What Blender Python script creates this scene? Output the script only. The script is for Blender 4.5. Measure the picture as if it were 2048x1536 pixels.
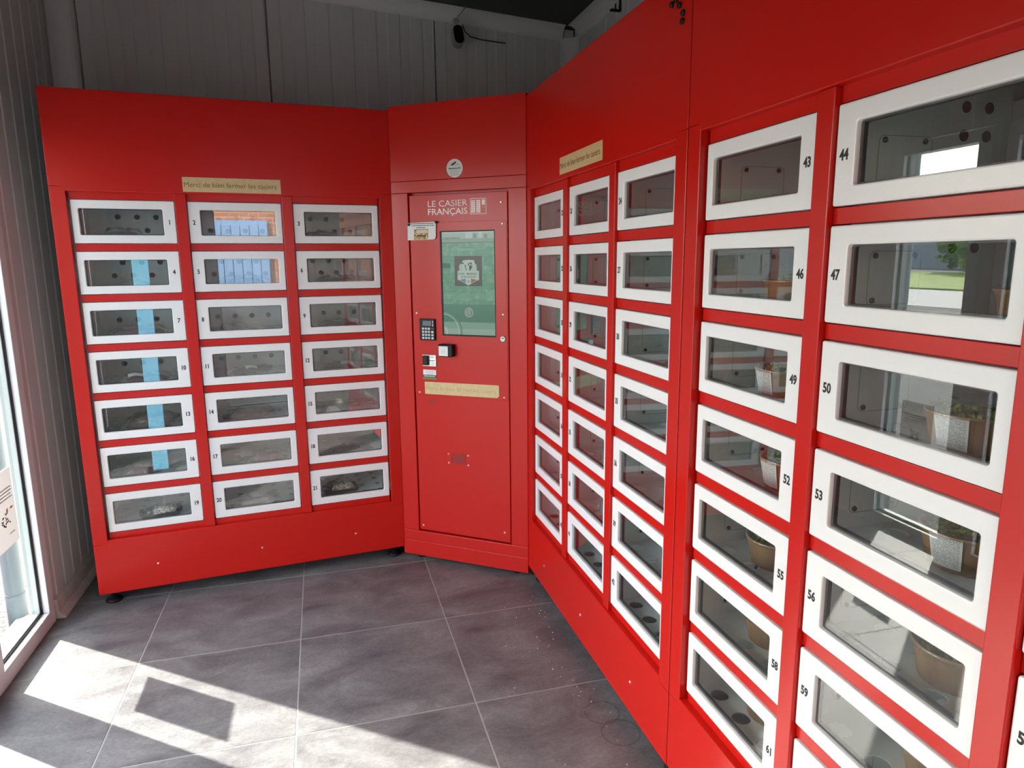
import bpy, bmesh, math, random
from mathutils import Vector, Matrix
PI = math.pi
random.seed(7)
scene = bpy.context.scene
C = scene.collection
for o in list(bpy.data.objects): bpy.data.objects.remove(o)

# ------------------------------------------------------------------ camera
cam = bpy.data.cameras.new('camera'); cam.sensor_width = 36; cam.lens = 36*1367.74/2048
cam.clip_start = .02; cam.clip_end = 500
camo = bpy.data.objects.new('camera', cam); C.objects.link(camo)
right = Vector((0.96302716, -0.26924929, -0.00913835)); up = Vector((0.05661876, 0.169113, 0.98396906)); fwd = Vector((0.26338755, 0.94810633, -0.17810498))
M = Matrix((right, up, -fwd)).transposed().to_4x4(); M.translation = Vector((1.11856663, -3.54083107, 1.52091641))
camo.matrix_world = M
scene.camera = camo

# ------------------------------------------------------------------ sky, sun, exposure
SUN_DIR = Vector((0.645, -0.505, -0.574)).normalized()
w = bpy.data.worlds.new('world'); scene.world = w; w.use_nodes = True
nt = w.node_tree; nt.nodes.clear()
sky = nt.nodes.new('ShaderNodeTexSky'); sky.sky_type = 'NISHITA'; sky.sun_disc = False
sky.sun_elevation = math.radians(35); sky.sun_rotation = math.atan2(-SUN_DIR.x, -SUN_DIR.y)
sky.air_density = 1.0; sky.dust_density = 2.5; sky.ozone_density = 1.0
hz = nt.nodes.new('ShaderNodeMixRGB'); hz.inputs[0].default_value = .55; hz.inputs[2].default_value = (6.5, 6.8, 7.2, 1)
bg = nt.nodes.new('ShaderNodeBackground'); bg.inputs[1].default_value = 1.3
wo = nt.nodes.new('ShaderNodeOutputWorld')
nt.links.new(sky.outputs[0], hz.inputs[1]); nt.links.new(hz.outputs[0], bg.inputs[0]); nt.links.new(bg.outputs[0], wo.inputs[0])
sl = bpy.data.lights.new('sun', 'SUN'); sl.energy = 24.0; sl.angle = math.radians(.6); sl.color = (1, .95, .86)
so = bpy.data.objects.new('sun', sl); C.objects.link(so)
so.rotation_euler = SUN_DIR.to_track_quat('-Z', 'Y').to_euler()
so.location = (-20, 16, 18)
vs = scene.view_settings
vs.view_transform = 'Standard'; vs.look = 'None'; vs.gamma = 1.0; vs.use_curve_mapping = False
vs.exposure = 0.0

# ------------------------------------------------------------------ materials
MATS = {}
def mat(name, col, rough=.5, metal=0., bump=None, spec=.5, emit=None, coat=0.):
    if name in MATS: return MATS[name]
    m = bpy.data.materials.new(name); m.use_nodes = True; MATS[name] = m
    b = m.node_tree.nodes['Principled BSDF']
    b.inputs['Base Color'].default_value = (*col, 1); b.inputs['Roughness'].default_value = rough
    b.inputs['Metallic'].default_value = metal; b.inputs['Specular IOR Level'].default_value = spec
    if coat: b.inputs['Coat Weight'].default_value = coat; b.inputs['Coat Roughness'].default_value = .08
    if emit: b.inputs['Emission Color'].default_value = (*emit[0], 1); b.inputs['Emission Strength'].default_value = emit[1]
    N, L = m.node_tree.nodes, m.node_tree.links
    if bump:
        sc, st = bump
        g = N.new('ShaderNodeNewGeometry')
        n = N.new('ShaderNodeTexNoise'); n.inputs['Scale'].default_value = sc; n.inputs['Detail'].default_value = 2
        bp = N.new('ShaderNodeBump'); bp.inputs['Strength'].default_value = st; bp.inputs['Distance'].default_value = .002
        L.new(g.outputs['Position'], n.inputs['Vector']); L.new(n.outputs[0], bp.inputs['Height']); L.new(bp.outputs[0], b.inputs['Normal'])
    return m
def noisy(name, c1, c2, scale, rough=.6, detail=5, bump=0., stretch=(1,1,1), lo=.35, hi=.65, spec=.5):
    if name in MATS: return MATS[name]
    m = mat(name, c1, rough, spec=spec); N, L = m.node_tree.nodes, m.node_tree.links; b = N['Principled BSDF']
    g = N.new('ShaderNodeNewGeometry'); mp = N.new('ShaderNodeMapping'); mp.inputs['Scale'].default_value = stretch
    n = N.new('ShaderNodeTexNoise'); n.inputs['Scale'].default_value = scale; n.inputs['Detail'].default_value = detail
    r = N.new('ShaderNodeValToRGB'); r.color_ramp.elements[0].position = lo; r.color_ramp.elements[1].position = hi
    r.color_ramp.elements[0].color = (*c1, 1); r.color_ramp.elements[1].color = (*c2, 1)
    L.new(g.outputs['Position'], mp.inputs[0]); L.new(mp.outputs[0], n.inputs[0]); L.new(n.outputs[0], r.inputs[0]); L.new(r.outputs[0], b.inputs['Base Color'])
    if bump:
        bp = N.new('ShaderNodeBump'); bp.inputs['Strength'].default_value = bump; bp.inputs['Distance'].default_value = .004
        L.new(n.outputs[0], bp.inputs['Height']); L.new(bp.outputs[0], b.inputs['Normal'])
    return m
def glass_mat(name, ior, tint, rough=0.0, film=0.0):
    m = bpy.data.materials.new(name); m.use_nodes = True; MATS[name] = m
    N, L = m.node_tree.nodes, m.node_tree.links; N.clear()
    t = N.new('ShaderNodeBsdfTransparent'); t.inputs[0].default_value = (*tint, 1)
    g = N.new('ShaderNodeBsdfGlossy'); g.inputs['Roughness'].default_value = rough; g.inputs[0].default_value = (1, 1, 1, 1)
    # Schlick reflectance of a thin sheet (same from both sides); 'ior' holds its reflectance at normal incidence
    ge = N.new('ShaderNodeNewGeometry'); dt = N.new('ShaderNodeVectorMath'); dt.operation = 'DOT_PRODUCT'
    L.new(ge.outputs['Normal'], dt.inputs[0]); L.new(ge.outputs['Incoming'], dt.inputs[1])
    ab = N.new('ShaderNodeMath'); ab.operation = 'ABSOLUTE'; L.new(dt.outputs['Value'], ab.inputs[0])
    om = N.new('ShaderNodeMath'); om.operation = 'SUBTRACT'; om.inputs[0].default_value = 1; L.new(ab.outputs[0], om.inputs[1])
    pw = N.new('ShaderNodeMath'); pw.operation = 'POWER'; pw.inputs[1].default_value = 5; L.new(om.outputs[0], pw.inputs[0])
    f = N.new('ShaderNodeMath'); f.operation = 'MULTIPLY_ADD'; f.inputs[1].default_value = 1-ior; f.inputs[2].default_value = ior; L.new(pw.outputs[0], f.inputs[0])
    mx = N.new('ShaderNodeMixShader'); o = N.new('ShaderNodeOutputMaterial')
    L.new(f.outputs[0], mx.inputs[0]); L.new(t.outputs[0], mx.inputs[1]); L.new(g.outputs[0], mx.inputs[2])
    if film:
        d = N.new('ShaderNodeBsdfDiffuse'); d.inputs[0].default_value = (.8, .82, .82, 1)
        m2 = N.new('ShaderNodeMixShader'); m2.inputs[0].default_value = film
        L.new(mx.outputs[0], m2.inputs[1]); L.new(d.outputs[0], m2.inputs[2]); L.new(m2.outputs[0], o.inputs[0])
    else: L.new(mx.outputs[0], o.inputs[0])
    return m
RED = mat('red_powder_coat', (.53, .0105, .0062), .24, bump=(260, .05), spec=.38)
WHITE = mat('white_powder_coat', (.80, .81, .80), .26, bump=(220, .10))
STEEL = mat('grey_locker_steel', (.85, .90, .885), .30, metal=.12)
GALV = mat('galvanised_sheet', (.62, .62, .61), .45, metal=.0)
DARK = mat('black_rubber', (.012, .012, .013), .5)
BLACK = mat('black_plastic', (.010, .010, .012), .4, spec=.25)
INK = mat('black_ink', (.015, .015, .015), .6)
CHROME = mat('zinc_screw', (.75, .72, .66), .3, metal=1)
BOLT = mat('dark_bolt', (.12, .12, .12), .35, metal=.8)
PVC = mat('white_pvc', (.80, .82, .83), .28)
PANEL = mat('off_white_wall_panel', (.68, .67, .65), .36)
BEAD = mat('grey_glazing_bead', (.30, .33, .31), .5)
TRIM = mat('white_trim', (.78, .77, .74), .45)
TAN = noisy('brushed_gold_plate', (.60, .45, .22), (.66, .51, .27), 60, rough=.38, detail=3)
ENGR = mat('engraved_brown', (.20, .10, .03), .6)
ENGR2 = mat('engraved_pale_brown', (.50, .36, .16), .5)
PAPER = mat('white_paper', (.80, .80, .78), .7)
def thin_sheet(name, col, t):
    m = bpy.data.materials.new(name); m.use_nodes = True; N, L = m.node_tree.nodes, m.node_tree.links; N.clear()
    d = N.new('ShaderNodeBsdfDiffuse'); d.inputs[0].default_value = (*col, 1); k = N.new('ShaderNodeBsdfTranslucent'); k.inputs[0].default_value = (*col, 1)
    mx = N.new('ShaderNodeMixShader'); mx.inputs[0].default_value = t; o = N.new('ShaderNodeOutputMaterial')
    L.new(d.outputs[0], mx.inputs[1]); L.new(k.outputs[0], mx.inputs[2]); L.new(mx.outputs[0], o.inputs[0]); return m
SHEET = thin_sheet('translucent_paper', (.8, .8, .78), .08)
PRINT = mat('white_print', (.85, .80, .77), .5)
GLASS = glass_mat('locker_glass', .12, (.94, .975, .96))
WGLASS = glass_mat('window_glass', .09, (.93, .96, .95))
BAG = glass_mat('clear_plastic_bag', .07, (.93, .95, .95), .06, film=.13)
LID = glass_mat('clear_lid_plastic', .06, (.95, .96, .95), .03, film=.02)

# ------------------------------------------------------------------ mesh helpers
def mesh_from(name, V, F):
    me = bpy.data.meshes.new(name); me.from_pydata(V, [], F); me.update(); return me
def from_bm(name, bm):
    bmesh.ops.recalc_face_normals(bm, faces=bm.faces)
    me = bpy.data.meshes.new(name); bm.to_mesh(me); bm.free(); return me
def add_box(bm, x0, y0, z0, x1, y1, z1, bev=0., seg=2):
    b2 = bmesh.new()
    bmesh.ops.create_cube(b2, size=1)
    for v in b2.verts: v.co = Vector((x0+(v.co.x+.5)*(x1-x0), y0+(v.co.y+.5)*(y1-y0), z0+(v.co.z+.5)*(z1-z0)))
    if bev: bmesh.ops.bevel(b2, geom=b2.edges[:], offset=bev, segments=seg, affect='EDGES', profile=.5)
    me = bpy.data.meshes.new('t'); b2.to_mesh(me); b2.free(); bm.from_mesh(me); bpy.data.meshes.remove(me)
def box_mesh(name, *a, bev=0., seg=2):
    bm = bmesh.new(); add_box(bm, *a, bev=bev, seg=seg); return from_bm(name, bm)
def poly_mesh(name, pts, y0, y1, bev=0., seg=2):
    """polygon in xz, extruded from y0 (front) to y1"""
    bm = bmesh.new()
    a = [bm.verts.new((x, y0, z)) for x, z in pts]; b = [bm.verts.new((x, y1, z)) for x, z in pts]
    n = len(pts); bm.faces.new(a); bm.faces.new(b[::-1])
    fe = []
    for i in range(n):
        bm.faces.new((a[i], b[i], b[(i+1) % n], a[(i+1) % n]))
    if bev:
        ed = [e for e in bm.edges if all(abs(v.co.y-y0) < 1e-6 for v in e.verts)]
        bmesh.ops.bevel(bm, geom=ed, offset=bev, segments=seg, affect='EDGES', profile=.5)
    return from_bm(name, bm)
def rrect(x0, z0, x1, z1, r, n=4):
    P = []
    for cx, cz, a0 in ((x1-r, z1-r, 0), (x0+r, z1-r, PI/2), (x0+r, z0+r, PI), (x1-r, z0+r, 1.5*PI)):
        for i in range(n+1):
            a = a0+PI/2*i/n; P.append((cx+r*math.cos(a), cz+r*math.sin(a)))
    return P
def circ(cx, cz, r, n=20): return [(cx+r*math.cos(2*PI*i/n), cz+r*math.sin(2*PI*i/n)) for i in range(n)]
def loft(name, loops, cap0=False, cap1=False, smooth=False):
    """loops: list of (pts2d xz, y)"""
    V = []; F = []; n = len(loops[0][0])
    for P, y in loops: V += [(x, y, z) for x, z in P]
    for k in range(len(loops)-1):
        for i in range(n):
            j = (i+1) % n; F.append((k*n+i, k*n+j, (k+1)*n+j, (k+1)*n+i))
    if cap0: F.append(tuple(range(n)))
    if cap1: F.append(tuple(range((len(loops)-1)*n, len(loops)*n))[::-1])
    me = mesh_from(name, V, F)
    bm = bmesh.new(); bm.from_mesh(me); bmesh.ops.recalc_face_normals(bm, faces=bm.faces); bm.to_mesh(me); bm.free()
    if smooth: me.shade_smooth()
    return me
def disc_mesh(name, cx, cz, r, y0, y1, n=20, bev=.0006):
    return loft(name, [(circ(cx, cz, r, n), y1), (circ(cx, cz, r, n), y0+bev), (circ(cx, cz, r-bev, n), y0)], True, True)
def plate(name, x0, z0, x1, z1, r, y0, y1, bev=.0008, n=4):
    return loft(name, [(rrect(x0, z0, x1, z1, r, n), y1), (rrect(x0, z0, x1, z1, r, n), y0+bev), (rrect(x0+bev, z0+bev, x1-bev, z1-bev, max(r-bev, .0002), n), y0)], True, True)
def ring(name, o, i, ro, ri, y0, y1, n=4):
    O = rrect(*o, ro, n); I = rrect(*i, ri, n)
    return loft(name, [(O, y1), (O, y0), (I, y0), (I, y1), (O, y1)])
def lathe(name, prof, n=32, smooth=True):
    V = []; F = []
    for r, z in prof: V += [(r*math.cos(2*PI*i/n), r*math.sin(2*PI*i/n), z) for i in range(n)]
    for k in range(len(prof)-1):
        for i in range(n):
            j = (i+1) % n; F.append((k*n+i, k*n+j, (k+1)*n+j, (k+1)*n+i))
    F.append(tuple(range(n))[::-1]); F.append(tuple(range((len(prof)-1)*n, len(prof)*n)))
    me = mesh_from(name, V, F)
    if smooth: me.shade_smooth()
    return me
def tube_mesh(name, pts, rad, n=10):
    V = []; F = []; pts = [Vector(p) for p in pts]
    if not hasattr(rad, '__len__'): rad = [rad]*len(pts)
    prev = None
    for k, p in enumerate(pts):
        t = (pts[min(k+1, len(pts)-1)]-pts[max(k-1, 0)]).normalized()
        if prev is None: a = t.orthogonal().normalized()
        else: a = (prev-t*prev.dot(t)).normalized()
        prev = a; b = t.cross(a)
        for i in range(n): V.append(p+(a*math.cos(2*PI*i/n)+b*math.sin(2*PI*i/n))*rad[k])
    for k in range(len(pts)-1):
        for i in range(n):
            j = (i+1) % n; F.append((k*n+i, k*n+j, (k+1)*n+j, (k+1)*n+i))
    F.append(tuple(range(n))[::-1]); F.append(tuple(range((len(pts)-1)*n, len(pts)*n)))
    me = mesh_from(name, V, F); me.shade_smooth(); return me
def text_mesh(body, h, sx=1., y=0., off=0., align='CENTER', shear=0.):
    """text lying in xz facing -y; h = cap height"""
    cu = bpy.data.curves.new('t', 'FONT'); cu.body = body; cu.size = h/0.69; cu.align_x = align
    cu.offset = off; cu.extrude = 0.0002; cu.resolution_u = 3; cu.shear = shear
    ob = bpy.data.objects.new('t', cu); C.objects.link(ob)
    bpy.context.view_layer.update()
    me = bpy.data.meshes.new_from_object(ob.evaluated_get(bpy.context.evaluated_depsgraph_get()))
    bpy.data.objects.remove(ob); bpy.data.curves.remove(cu)
    me.materials.clear()
    for v in me.vertices: v.co = Vector((v.co.x*sx, y-v.co.z, v.co.y-h/2))
    me.update(); return me
def shift(me, dx=0, dy=0, dz=0):
    for v in me.vertices: v.co += Vector((dx, dy, dz))
    return me
def join(name, meshes):
    bm = bmesh.new()
    for m in meshes: bm.from_mesh(m)
    me = bpy.data.meshes.new(name); bm.to_mesh(me); bm.free(); return me
def obj(name, me, m=None, parent=None, loc=None, rot=None):
    o = bpy.data.objects.new(name, me); C.objects.link(o)
    if m is not None and len(me.materials) == 0: me.materials.append(m)
    if parent: o.parent = parent
    if loc: o.location = loc
    if rot: o.rotation_euler = rot
    return o
def tag(o, label=None, cat=None, group=None, kind=None):
    if label: o['label'] = label
    if cat: o['category'] = cat
    if group: o['group'] = group
    if kind: o['kind'] = kind
    return o
def empty(name, loc, rz, label, cat, group=None):
    o = bpy.data.objects.new(name, None); C.objects.link(o); o.empty_display_size = .05
    o.location = loc; o.rotation_euler = (0, 0, rz); return tag(o, label, cat, group)

# ------------------------------------------------------------------ room shell
XL, YB, XR, YF = -.068, .53, 2.65, -4.25
def zc(x): return 2.958-.074*(x-1.15)          # sloping ceiling
# floor : slab with separate tiles
def tile_material():
    m = mat('slate_tile', (.1, .1, .1), .5); N, L = m.node_tree.nodes, m.node_tree.links; b = N['Principled BSDF']
    g = N.new('ShaderNodeNewGeometry'); oi = N.new('ShaderNodeObjectInfo')
    ad = N.new('ShaderNodeVectorMath'); ad.operation = 'ADD'
    sc = N.new('ShaderNodeVectorMath'); sc.operation = 'SCALE'; sc.inputs[3].default_value = 13.7
    L.new(oi.outputs['Random'], sc.inputs[0]); L.new(g.outputs['Position'], ad.inputs[0]); L.new(sc.outputs[0], ad.inputs[1])
    mp = N.new('ShaderNodeMapping'); mp.inputs['Scale'].default_value = (1.7, 2.9, 1)
    L.new(ad.outputs[0], mp.inputs[0])
    n1 = N.new('ShaderNodeTexNoise'); n1.inputs['Scale'].default_value = 2.3; n1.inputs['Detail'].default_value = 11; n1.inputs['Roughness'].default_value = .68; n1.inputs['Distortion'].default_value = .5
    L.new(mp.outputs[0], n1.inputs[0])
    n2 = N.new('ShaderNodeTexNoise'); n2.inputs['Scale'].default_value = 38; n2.inputs['Detail'].default_value = 6; n2.inputs['Roughness'].default_value = .7
    L.new(mp.outputs[0], n2.inputs[0])
    r1 = N.new('ShaderNodeValToRGB'); r1.color_ramp.elements[0].position = .30; r1.color_ramp.elements[1].position = .70
    r1.color_ramp.elements[0].color = (.078, .074, .080, 1); r1.color_ramp.elements[1].color = (.25, .246, .246, 1)
    L.new(n1.outputs[0], r1.inputs[0])
    r2 = N.new('ShaderNodeValToRGB'); r2.color_ramp.elements[0].position = .3; r2.color_ramp.elements[1].position = .72
    r2.color_ramp.elements[0].color = (.72, .72, .72, 1); r2.color_ramp.elements[1].color = (1.12, 1.12, 1.12, 1)
    L.new(n2.outputs[0], r2.inputs[0])
    mu = N.new('ShaderNodeMixRGB'); mu.blend_type = 'MULTIPLY'; mu.inputs[0].default_value = 1
    L.new(r1.outputs[0], mu.inputs[1]); L.new(r2.outputs[0], mu.inputs[2])
    # two dried cup rings
    last = mu.outputs[0]
    for cx, cy, rr in ((1.965, -1.60, .058), (1.985, -1.71, .062)):
        d = N.new('ShaderNodeVectorMath'); d.operation = 'DISTANCE'; d.inputs[1].default_value = (cx, cy, 0)
        L.new(g.outputs['Position'], d.inputs[0])
        s = N.new('ShaderNodeMath'); s.operation = 'COMPARE'; s.inputs[1].default_value = rr; s.inputs[2].default_value = .0028
        L.new(d.outputs['Value'], s.inputs[0])
        k = N.new('ShaderNodeMixRGB'); k.inputs[2].default_value = (.03, .03, .033, 1)
        s2 = N.new('ShaderNodeMath'); s2.operation = 'MULTIPLY'; s2.inputs[1].default_value = .45; L.new(s.outputs[0], s2.inputs[0])
        L.new(s2.outputs[0], k.inputs[0]); L.new(last, k.inputs[1]); last = k.outputs[0]
    L.new(last, b.inputs['Base Color'])
    r3 = N.new('ShaderNodeMapRange'); r3.inputs[3].default_value = .38; r3.inputs[4].default_value = .6
    L.new(n1.outputs[0], r3.inputs[0]); L.new(r3.outputs[0], b.inputs['Roughness'])
    bp = N.new('ShaderNodeBump'); bp.inputs['Strength'].default_value = .35; bp.inputs['Distance'].default_value = .004
    L.new(n2.outputs[0], bp.inputs['Height']); L.new(bp.outputs[0], b.inputs['Normal'])
    return m
TILE = tile_material()
GROUT = mat('grey_grout', (.33, .315, .295), .85)
floor = tag(obj('floor', box_mesh('floor', XL-.1, YF-.1, -.08, XR+.1, YB+.1, -.0008), GROUT), kind='structure')
T0 = (0.36304, -0.22824); P = .6; G = .0022
ix0 = math.floor((XL-T0[0])/P); ix1 = math.ceil((XR-T0[0])/P); iy0 = math.floor((YF-T0[1])/P); iy1 = math.ceil((YB-T0[1])/P)
for i in range(ix0, ix1):
    for j in range(iy0, iy1):
        x0, x1 = max(T0[0]+i*P+G, XL), min(T0[0]+(i+1)*P-G, XR); y0, y1 = max(T0[1]+j*P+G, YF), min(T0[1]+(j+1)*P-G, YB)
        if x1-x0 < .01 or y1-y0 < .01: continue
        cx, cy = (x0+x1)/2, (y0+y1)/2
        obj('tile', box_mesh('tile', x0-cx, y0-cy, -.02, x1-cx, y1-cy, 0, bev=.0012, seg=1), TILE, floor, (cx, cy, 0))
# ribbed sandwich wall panels
def rib_profile(L, pitch, d):
    """list of (s, depth) along a panel of length L"""
    pts = [(0, .010), (.004, 0)]; n = max(1, round(L/pitch)); p = (L-.008)/n
    for k in range(n):
        s = .004+k*p
        pts += [(s+p*.46, 0), (s+p*.52, d), (s+p*.94, d), (s+p*1.0, 0)]
    pts += [(L, .010)]
    return pts
def ribbed(name, a, b, normal, z0, z1f, pitch=.127, d=.0036, top=None):
    """wall panel from a to b (xy), ribs run vertically; z1f(x,y) gives the top"""
    a = Vector((a[0], a[1], 0)); b = Vector((b[0], b[1], 0)); t = (b-a).normalized(); a = a+t*.0019; b = b-t*.0019; Lg = (b-a).length      # 5 mm open joint between panels
    n = Vector((normal[0], normal[1], 0))
    V = []; F = []
    pr = rib_profile(Lg, pitch, d)
    for s, q in pr:
        p = a+t*s-n*q; V += [(p.x, p.y, z0), (p.x, p.y, z1f(p.x))]
    k = len(pr)
    for s in (Lg, 0):
        p = a+t*s-n*.05; V += [(p.x, p.y, z0), (p.x, p.y, z1f(p.x))]
    m = k+2
    for i in range(m):
        j = (i+1) % m; F.append((2*i, 2*j, 2*j+1, 2*i+1))
    F.append(tuple(2*i for i in range(m))); F.append(tuple(2*i+1 for i in range(m))[::-1])
    me = mesh_from(name, V, F)
    bm = bmesh.new(); bm.from_mesh(me); bmesh.ops.recalc_face_normals(bm, faces=bm.faces); bm.to_mesh(me); bm.free()
    return me
wall_back = tag(obj('wall_back', box_mesh('wb', XL-.1, YB+.055, -.05, XR+.1, YB+.1, 3.2), PANEL), kind='structure')
jx = [XL, .04, .93, 1.82, XR]
for a, b in zip(jx[:-1], jx[1:]):
    obj('wall_panel', ribbed('wall_panel', (a, YB), (b, YB), (0, -1), 0, lambda x: zc(x)+.02), PANEL, wall_back)
wall_right = tag(obj('wall_right', box_mesh('wr', XR+.055, YF-.1, -.05, XR+.1, YB+.1, 3.1), PANEL), kind='structure')
ys = [YB, -.14, -1.03, -1.92, -2.81, -3.70, YF]
for a, b in zip(ys[:-1], ys[1:]):
    obj('wall_panel', ribbed('wall_panel', (XR, a), (XR, b), (-1, 0), 0, lambda x: zc(x)+.02), PANEL, wall_right)
# left wall with window and glazed door
wall_left = tag(obj('wall_left', box_mesh('wl', XL-.10, -.366, 2.16, XL-.06, YB+.1, 3.2), PANEL), kind='structure')
def lp(y0, y1, z0=0, z1=None):
    obj('wall_panel', ribbed('wall_panel', (XL, y1), (XL, y0), (1, 0), z0, (lambda x: z1) if z1 else (lambda x: zc(x)+.02), pitch=.115), PANEL, wall_left)
lp(-.366, YB)
lp(-1.00, -.366, 2.115); lp(-2.60, -1.00, 2.115); lp(YF, -2.60); lp(-1.0, -.918, 0, 2.115)
# front wall (behind the camera) with its glazed door
wall_front = tag(obj('wall_front', box_mesh('wf', XL-.1, YF-.10, 2.11, XR+.1, YF-.055, 3.2), PANEL), kind='structure')
def fp(x0, x1, z0=0):
    obj('wall_panel', ribbed('wall_panel', (x0, YF), (x1, YF), (0, 1), z0, lambda x: zc(x)+.02), PANEL, wall_front)
fp(XL, .95); fp(.95, 1.95, 2.11); fp(1.95, XR)
CEIL = mat('grey_ceiling', (.07, .068, .064), .7)
V = [(XL-.1, YF-.1, zc(XL-.1)), (XR+.1, YF-.1, zc(XR+.1)), (XR+.1, YB+.1, zc(XR+.1)), (XL-.1, YB+.1, zc(XL-.1))]
V += [(x, y, z+.1) for x, y, z in V]
tag(obj('ceiling', mesh_from('ceiling', V, [(0,1,2,3), (7,6,5,4), (0,4,5,1), (1,5,6,2), (2,6,7,3), (3,7,4,0)]), CEIL), kind='structure')
# cove cornices: bulging quarter-round strips below the ceiling
def cove(name, a, b, n, r=.070):
    V = []; F = []; K = 10
    for p in (a, b):
        for i in range(K+1):
            t = PI/2*i/K; q = r*(1-math.cos(t)); h = r*math.sin(t)
            V.append((p[0]+n[0]*q, p[1]+n[1]*q, p[2]-r+h))
        V.append((p[0]-n[0]*.01, p[1]-n[1]*.01, p[2]+.01)); V.append((p[0]-n[0]*.01, p[1]-n[1]*.01, p[2]-r))
    m = K+3
    for i in range(m):
        j = (i+1) % m; F.append((i, j, m+j, m+i))
    F.append(tuple(range(m))); F.append(tuple(range(m, 2*m))[::-1])
    me = mesh_from(name, V, F); bm = bmesh.new(); bm.from_mesh(me); bmesh.ops.recalc_face_normals(bm, faces=bm.faces); bm.to_mesh(me); bm.free()
    return tag(obj(name, me, TRIM), kind='structure')
cove('trim_1', (XL, YB, zc(XL)), (XR-.075, YB, zc(XR-.075)), (0, -1))
cove('trim_2', (XR, YB-.075, zc(XR)), (XR, YF, zc(XR)), (-1, 0))
cove('trim_3', (XL, YB, zc(XL)), (XL, YF, zc(XL)), (1, 0))
def corner_cove(name, x, y, sx, r, z1, z0=0):
    P = [(x, y-r)]
    for i in range(9):
        t = PI/2*i/8; P.append((x+sx*r*(1-math.cos(t)), y-r+r*math.sin(t)))
    P.append((x, y))
    bm = bmesh.new(); a = [bm.verts.new((p[0], p[1], z0)) for p in P]; b = [bm.verts.new((p[0], p[1], z1)) for p in P]; n = len(P)
    bm.faces.new(a); bm.faces.new(b[::-1])
    for i in range(n): bm.faces.new((a[i], b[i], b[(i+1) % n], a[(i+1) % n]))
    return tag(obj(name, from_bm(name, bm), TRIM), kind='structure')
corner_cove('trim_4', XR, YB, -1, .085, 2.80)
corner_cove('trim_5', XL, YB, 1, .085, zc(XL)-.02)
# skirting along the left wall: sloped foot
bm = bmesh.new()
prof = [(XL, 0), (-.028, 0), (-.030, .006), (-.052, .030), (-.054, .078), (-.058, .088), (XL, .088)]
a = [bm.verts.new((x, -.352, z)) for x, z in prof]; b = [bm.verts.new((x, YB-.02, z)) for x, z in prof]
bm.faces.new(a); bm.faces.new(b[::-1])
for i in range(len(prof)): bm.faces.new((a[i], b[i], b[(i+1) % len(prof)], a[(i+1) % len(prof)]))
SKIRT = noisy('worn_skirting', (.55, .50, .46), (.68, .65, .62), 14, rough=.5)
tag(obj('baseboard_left', from_bm('baseboard', bm), SKIRT), kind='structure')

# ------------------------------------------------------------------ window and glazed doors
def glazing(name, a0, a1, axis, base, out, ztop, zbot=.065, fw=.056, parent_kind='structure'):
    """frame in wall; axis 'y' => runs along y at x=base going outward by -x ; 'x' => along x at y=base outward -y"""
    def bxx(nm, u0, u1, d0, d1, z0, z1, m, par, bev=.003):
        if axis == 'y': me = box_mesh(nm, base-d1, u0, z0, base-d0, u1, z1, bev=bev)
        else: me = box_mesh(nm, u0, base-d1, z0, u1, base-d0, z1, bev=bev)
        return obj(nm, me, m, par)
    f = bxx(name, a0, a1, 0, .07, 0, zbot, PVC, None); tag(f, kind='structure')
    bxx('jamb', a0, a0+fw, 0, .07, zbot, ztop, PVC, f); bxx('jamb', a1-fw, a1, 0, .07, zbot, ztop, PVC, f)
    bxx('head', a0, a1, 0, .07, ztop, ztop+.06, PVC, f)
    g = .008
    bxx('gasket', a0+fw, a0+fw+g, .024, .030, zbot, ztop, BLACK, f, 0); bxx('gasket', a1-fw-g, a1-fw, .024, .030, zbot, ztop, BLACK, f, 0)
    bxx('gasket', a0+fw, a1-fw, .024, .030, zbot, zbot+g, BLACK, f, 0)
    bxx('glazing_bead', a0+fw, a0+fw+.016, .030, .062, zbot, ztop, BEAD, f, .002); bxx('glazing_bead', a1-fw-.016, a1-fw, .030, .062, zbot, ztop, BEAD, f, .002)
    bxx('glazing_bead', a0+fw, a1-fw, .030, .062, zbot, zbot+.014, BEAD, f, .002)
    if axis == 'y': me = mesh_from('pane', [(base-.028, a0+fw, zbot), (base-.028, a1-fw, zbot), (base-.028, a1-fw, ztop), (base-.028, a0+fw, ztop)], [(0, 1, 2, 3)])
    else: me = mesh_from('pane', [(a0+fw, base-.028, zbot), (a1-fw, base-.028, zbot), (a1-fw, base-.028, ztop), (a0+fw, base-.028, ztop)], [(0, 1, 2, 3)])
    obj('pane', me, WGLASS, f)
    return f
w1 = glazing('window_1', -.915, -.366, 'y', -.062, -1, 2.05)
d1 = glazing('door_1', -2.60, -1.003, 'y', -.062, -1, 2.05)
obj('handle', join('handle', [box_mesh('h', -.062, -2.575, .98, -.035, -2.555, 1.01, bev=.003), box_mesh('h', -.045, -2.575, .985, -.030, -2.45, 1.005, bev=.003)]), PVC, d1)
d2 = glazing('door_2', .95, 1.95, 'x', YF+.006, -1, 2.05)
obj('sill', box_mesh('sill', -.215, -2.60, .004, -.132, -.33, .026, bev=.004), PVC, w1)
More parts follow.
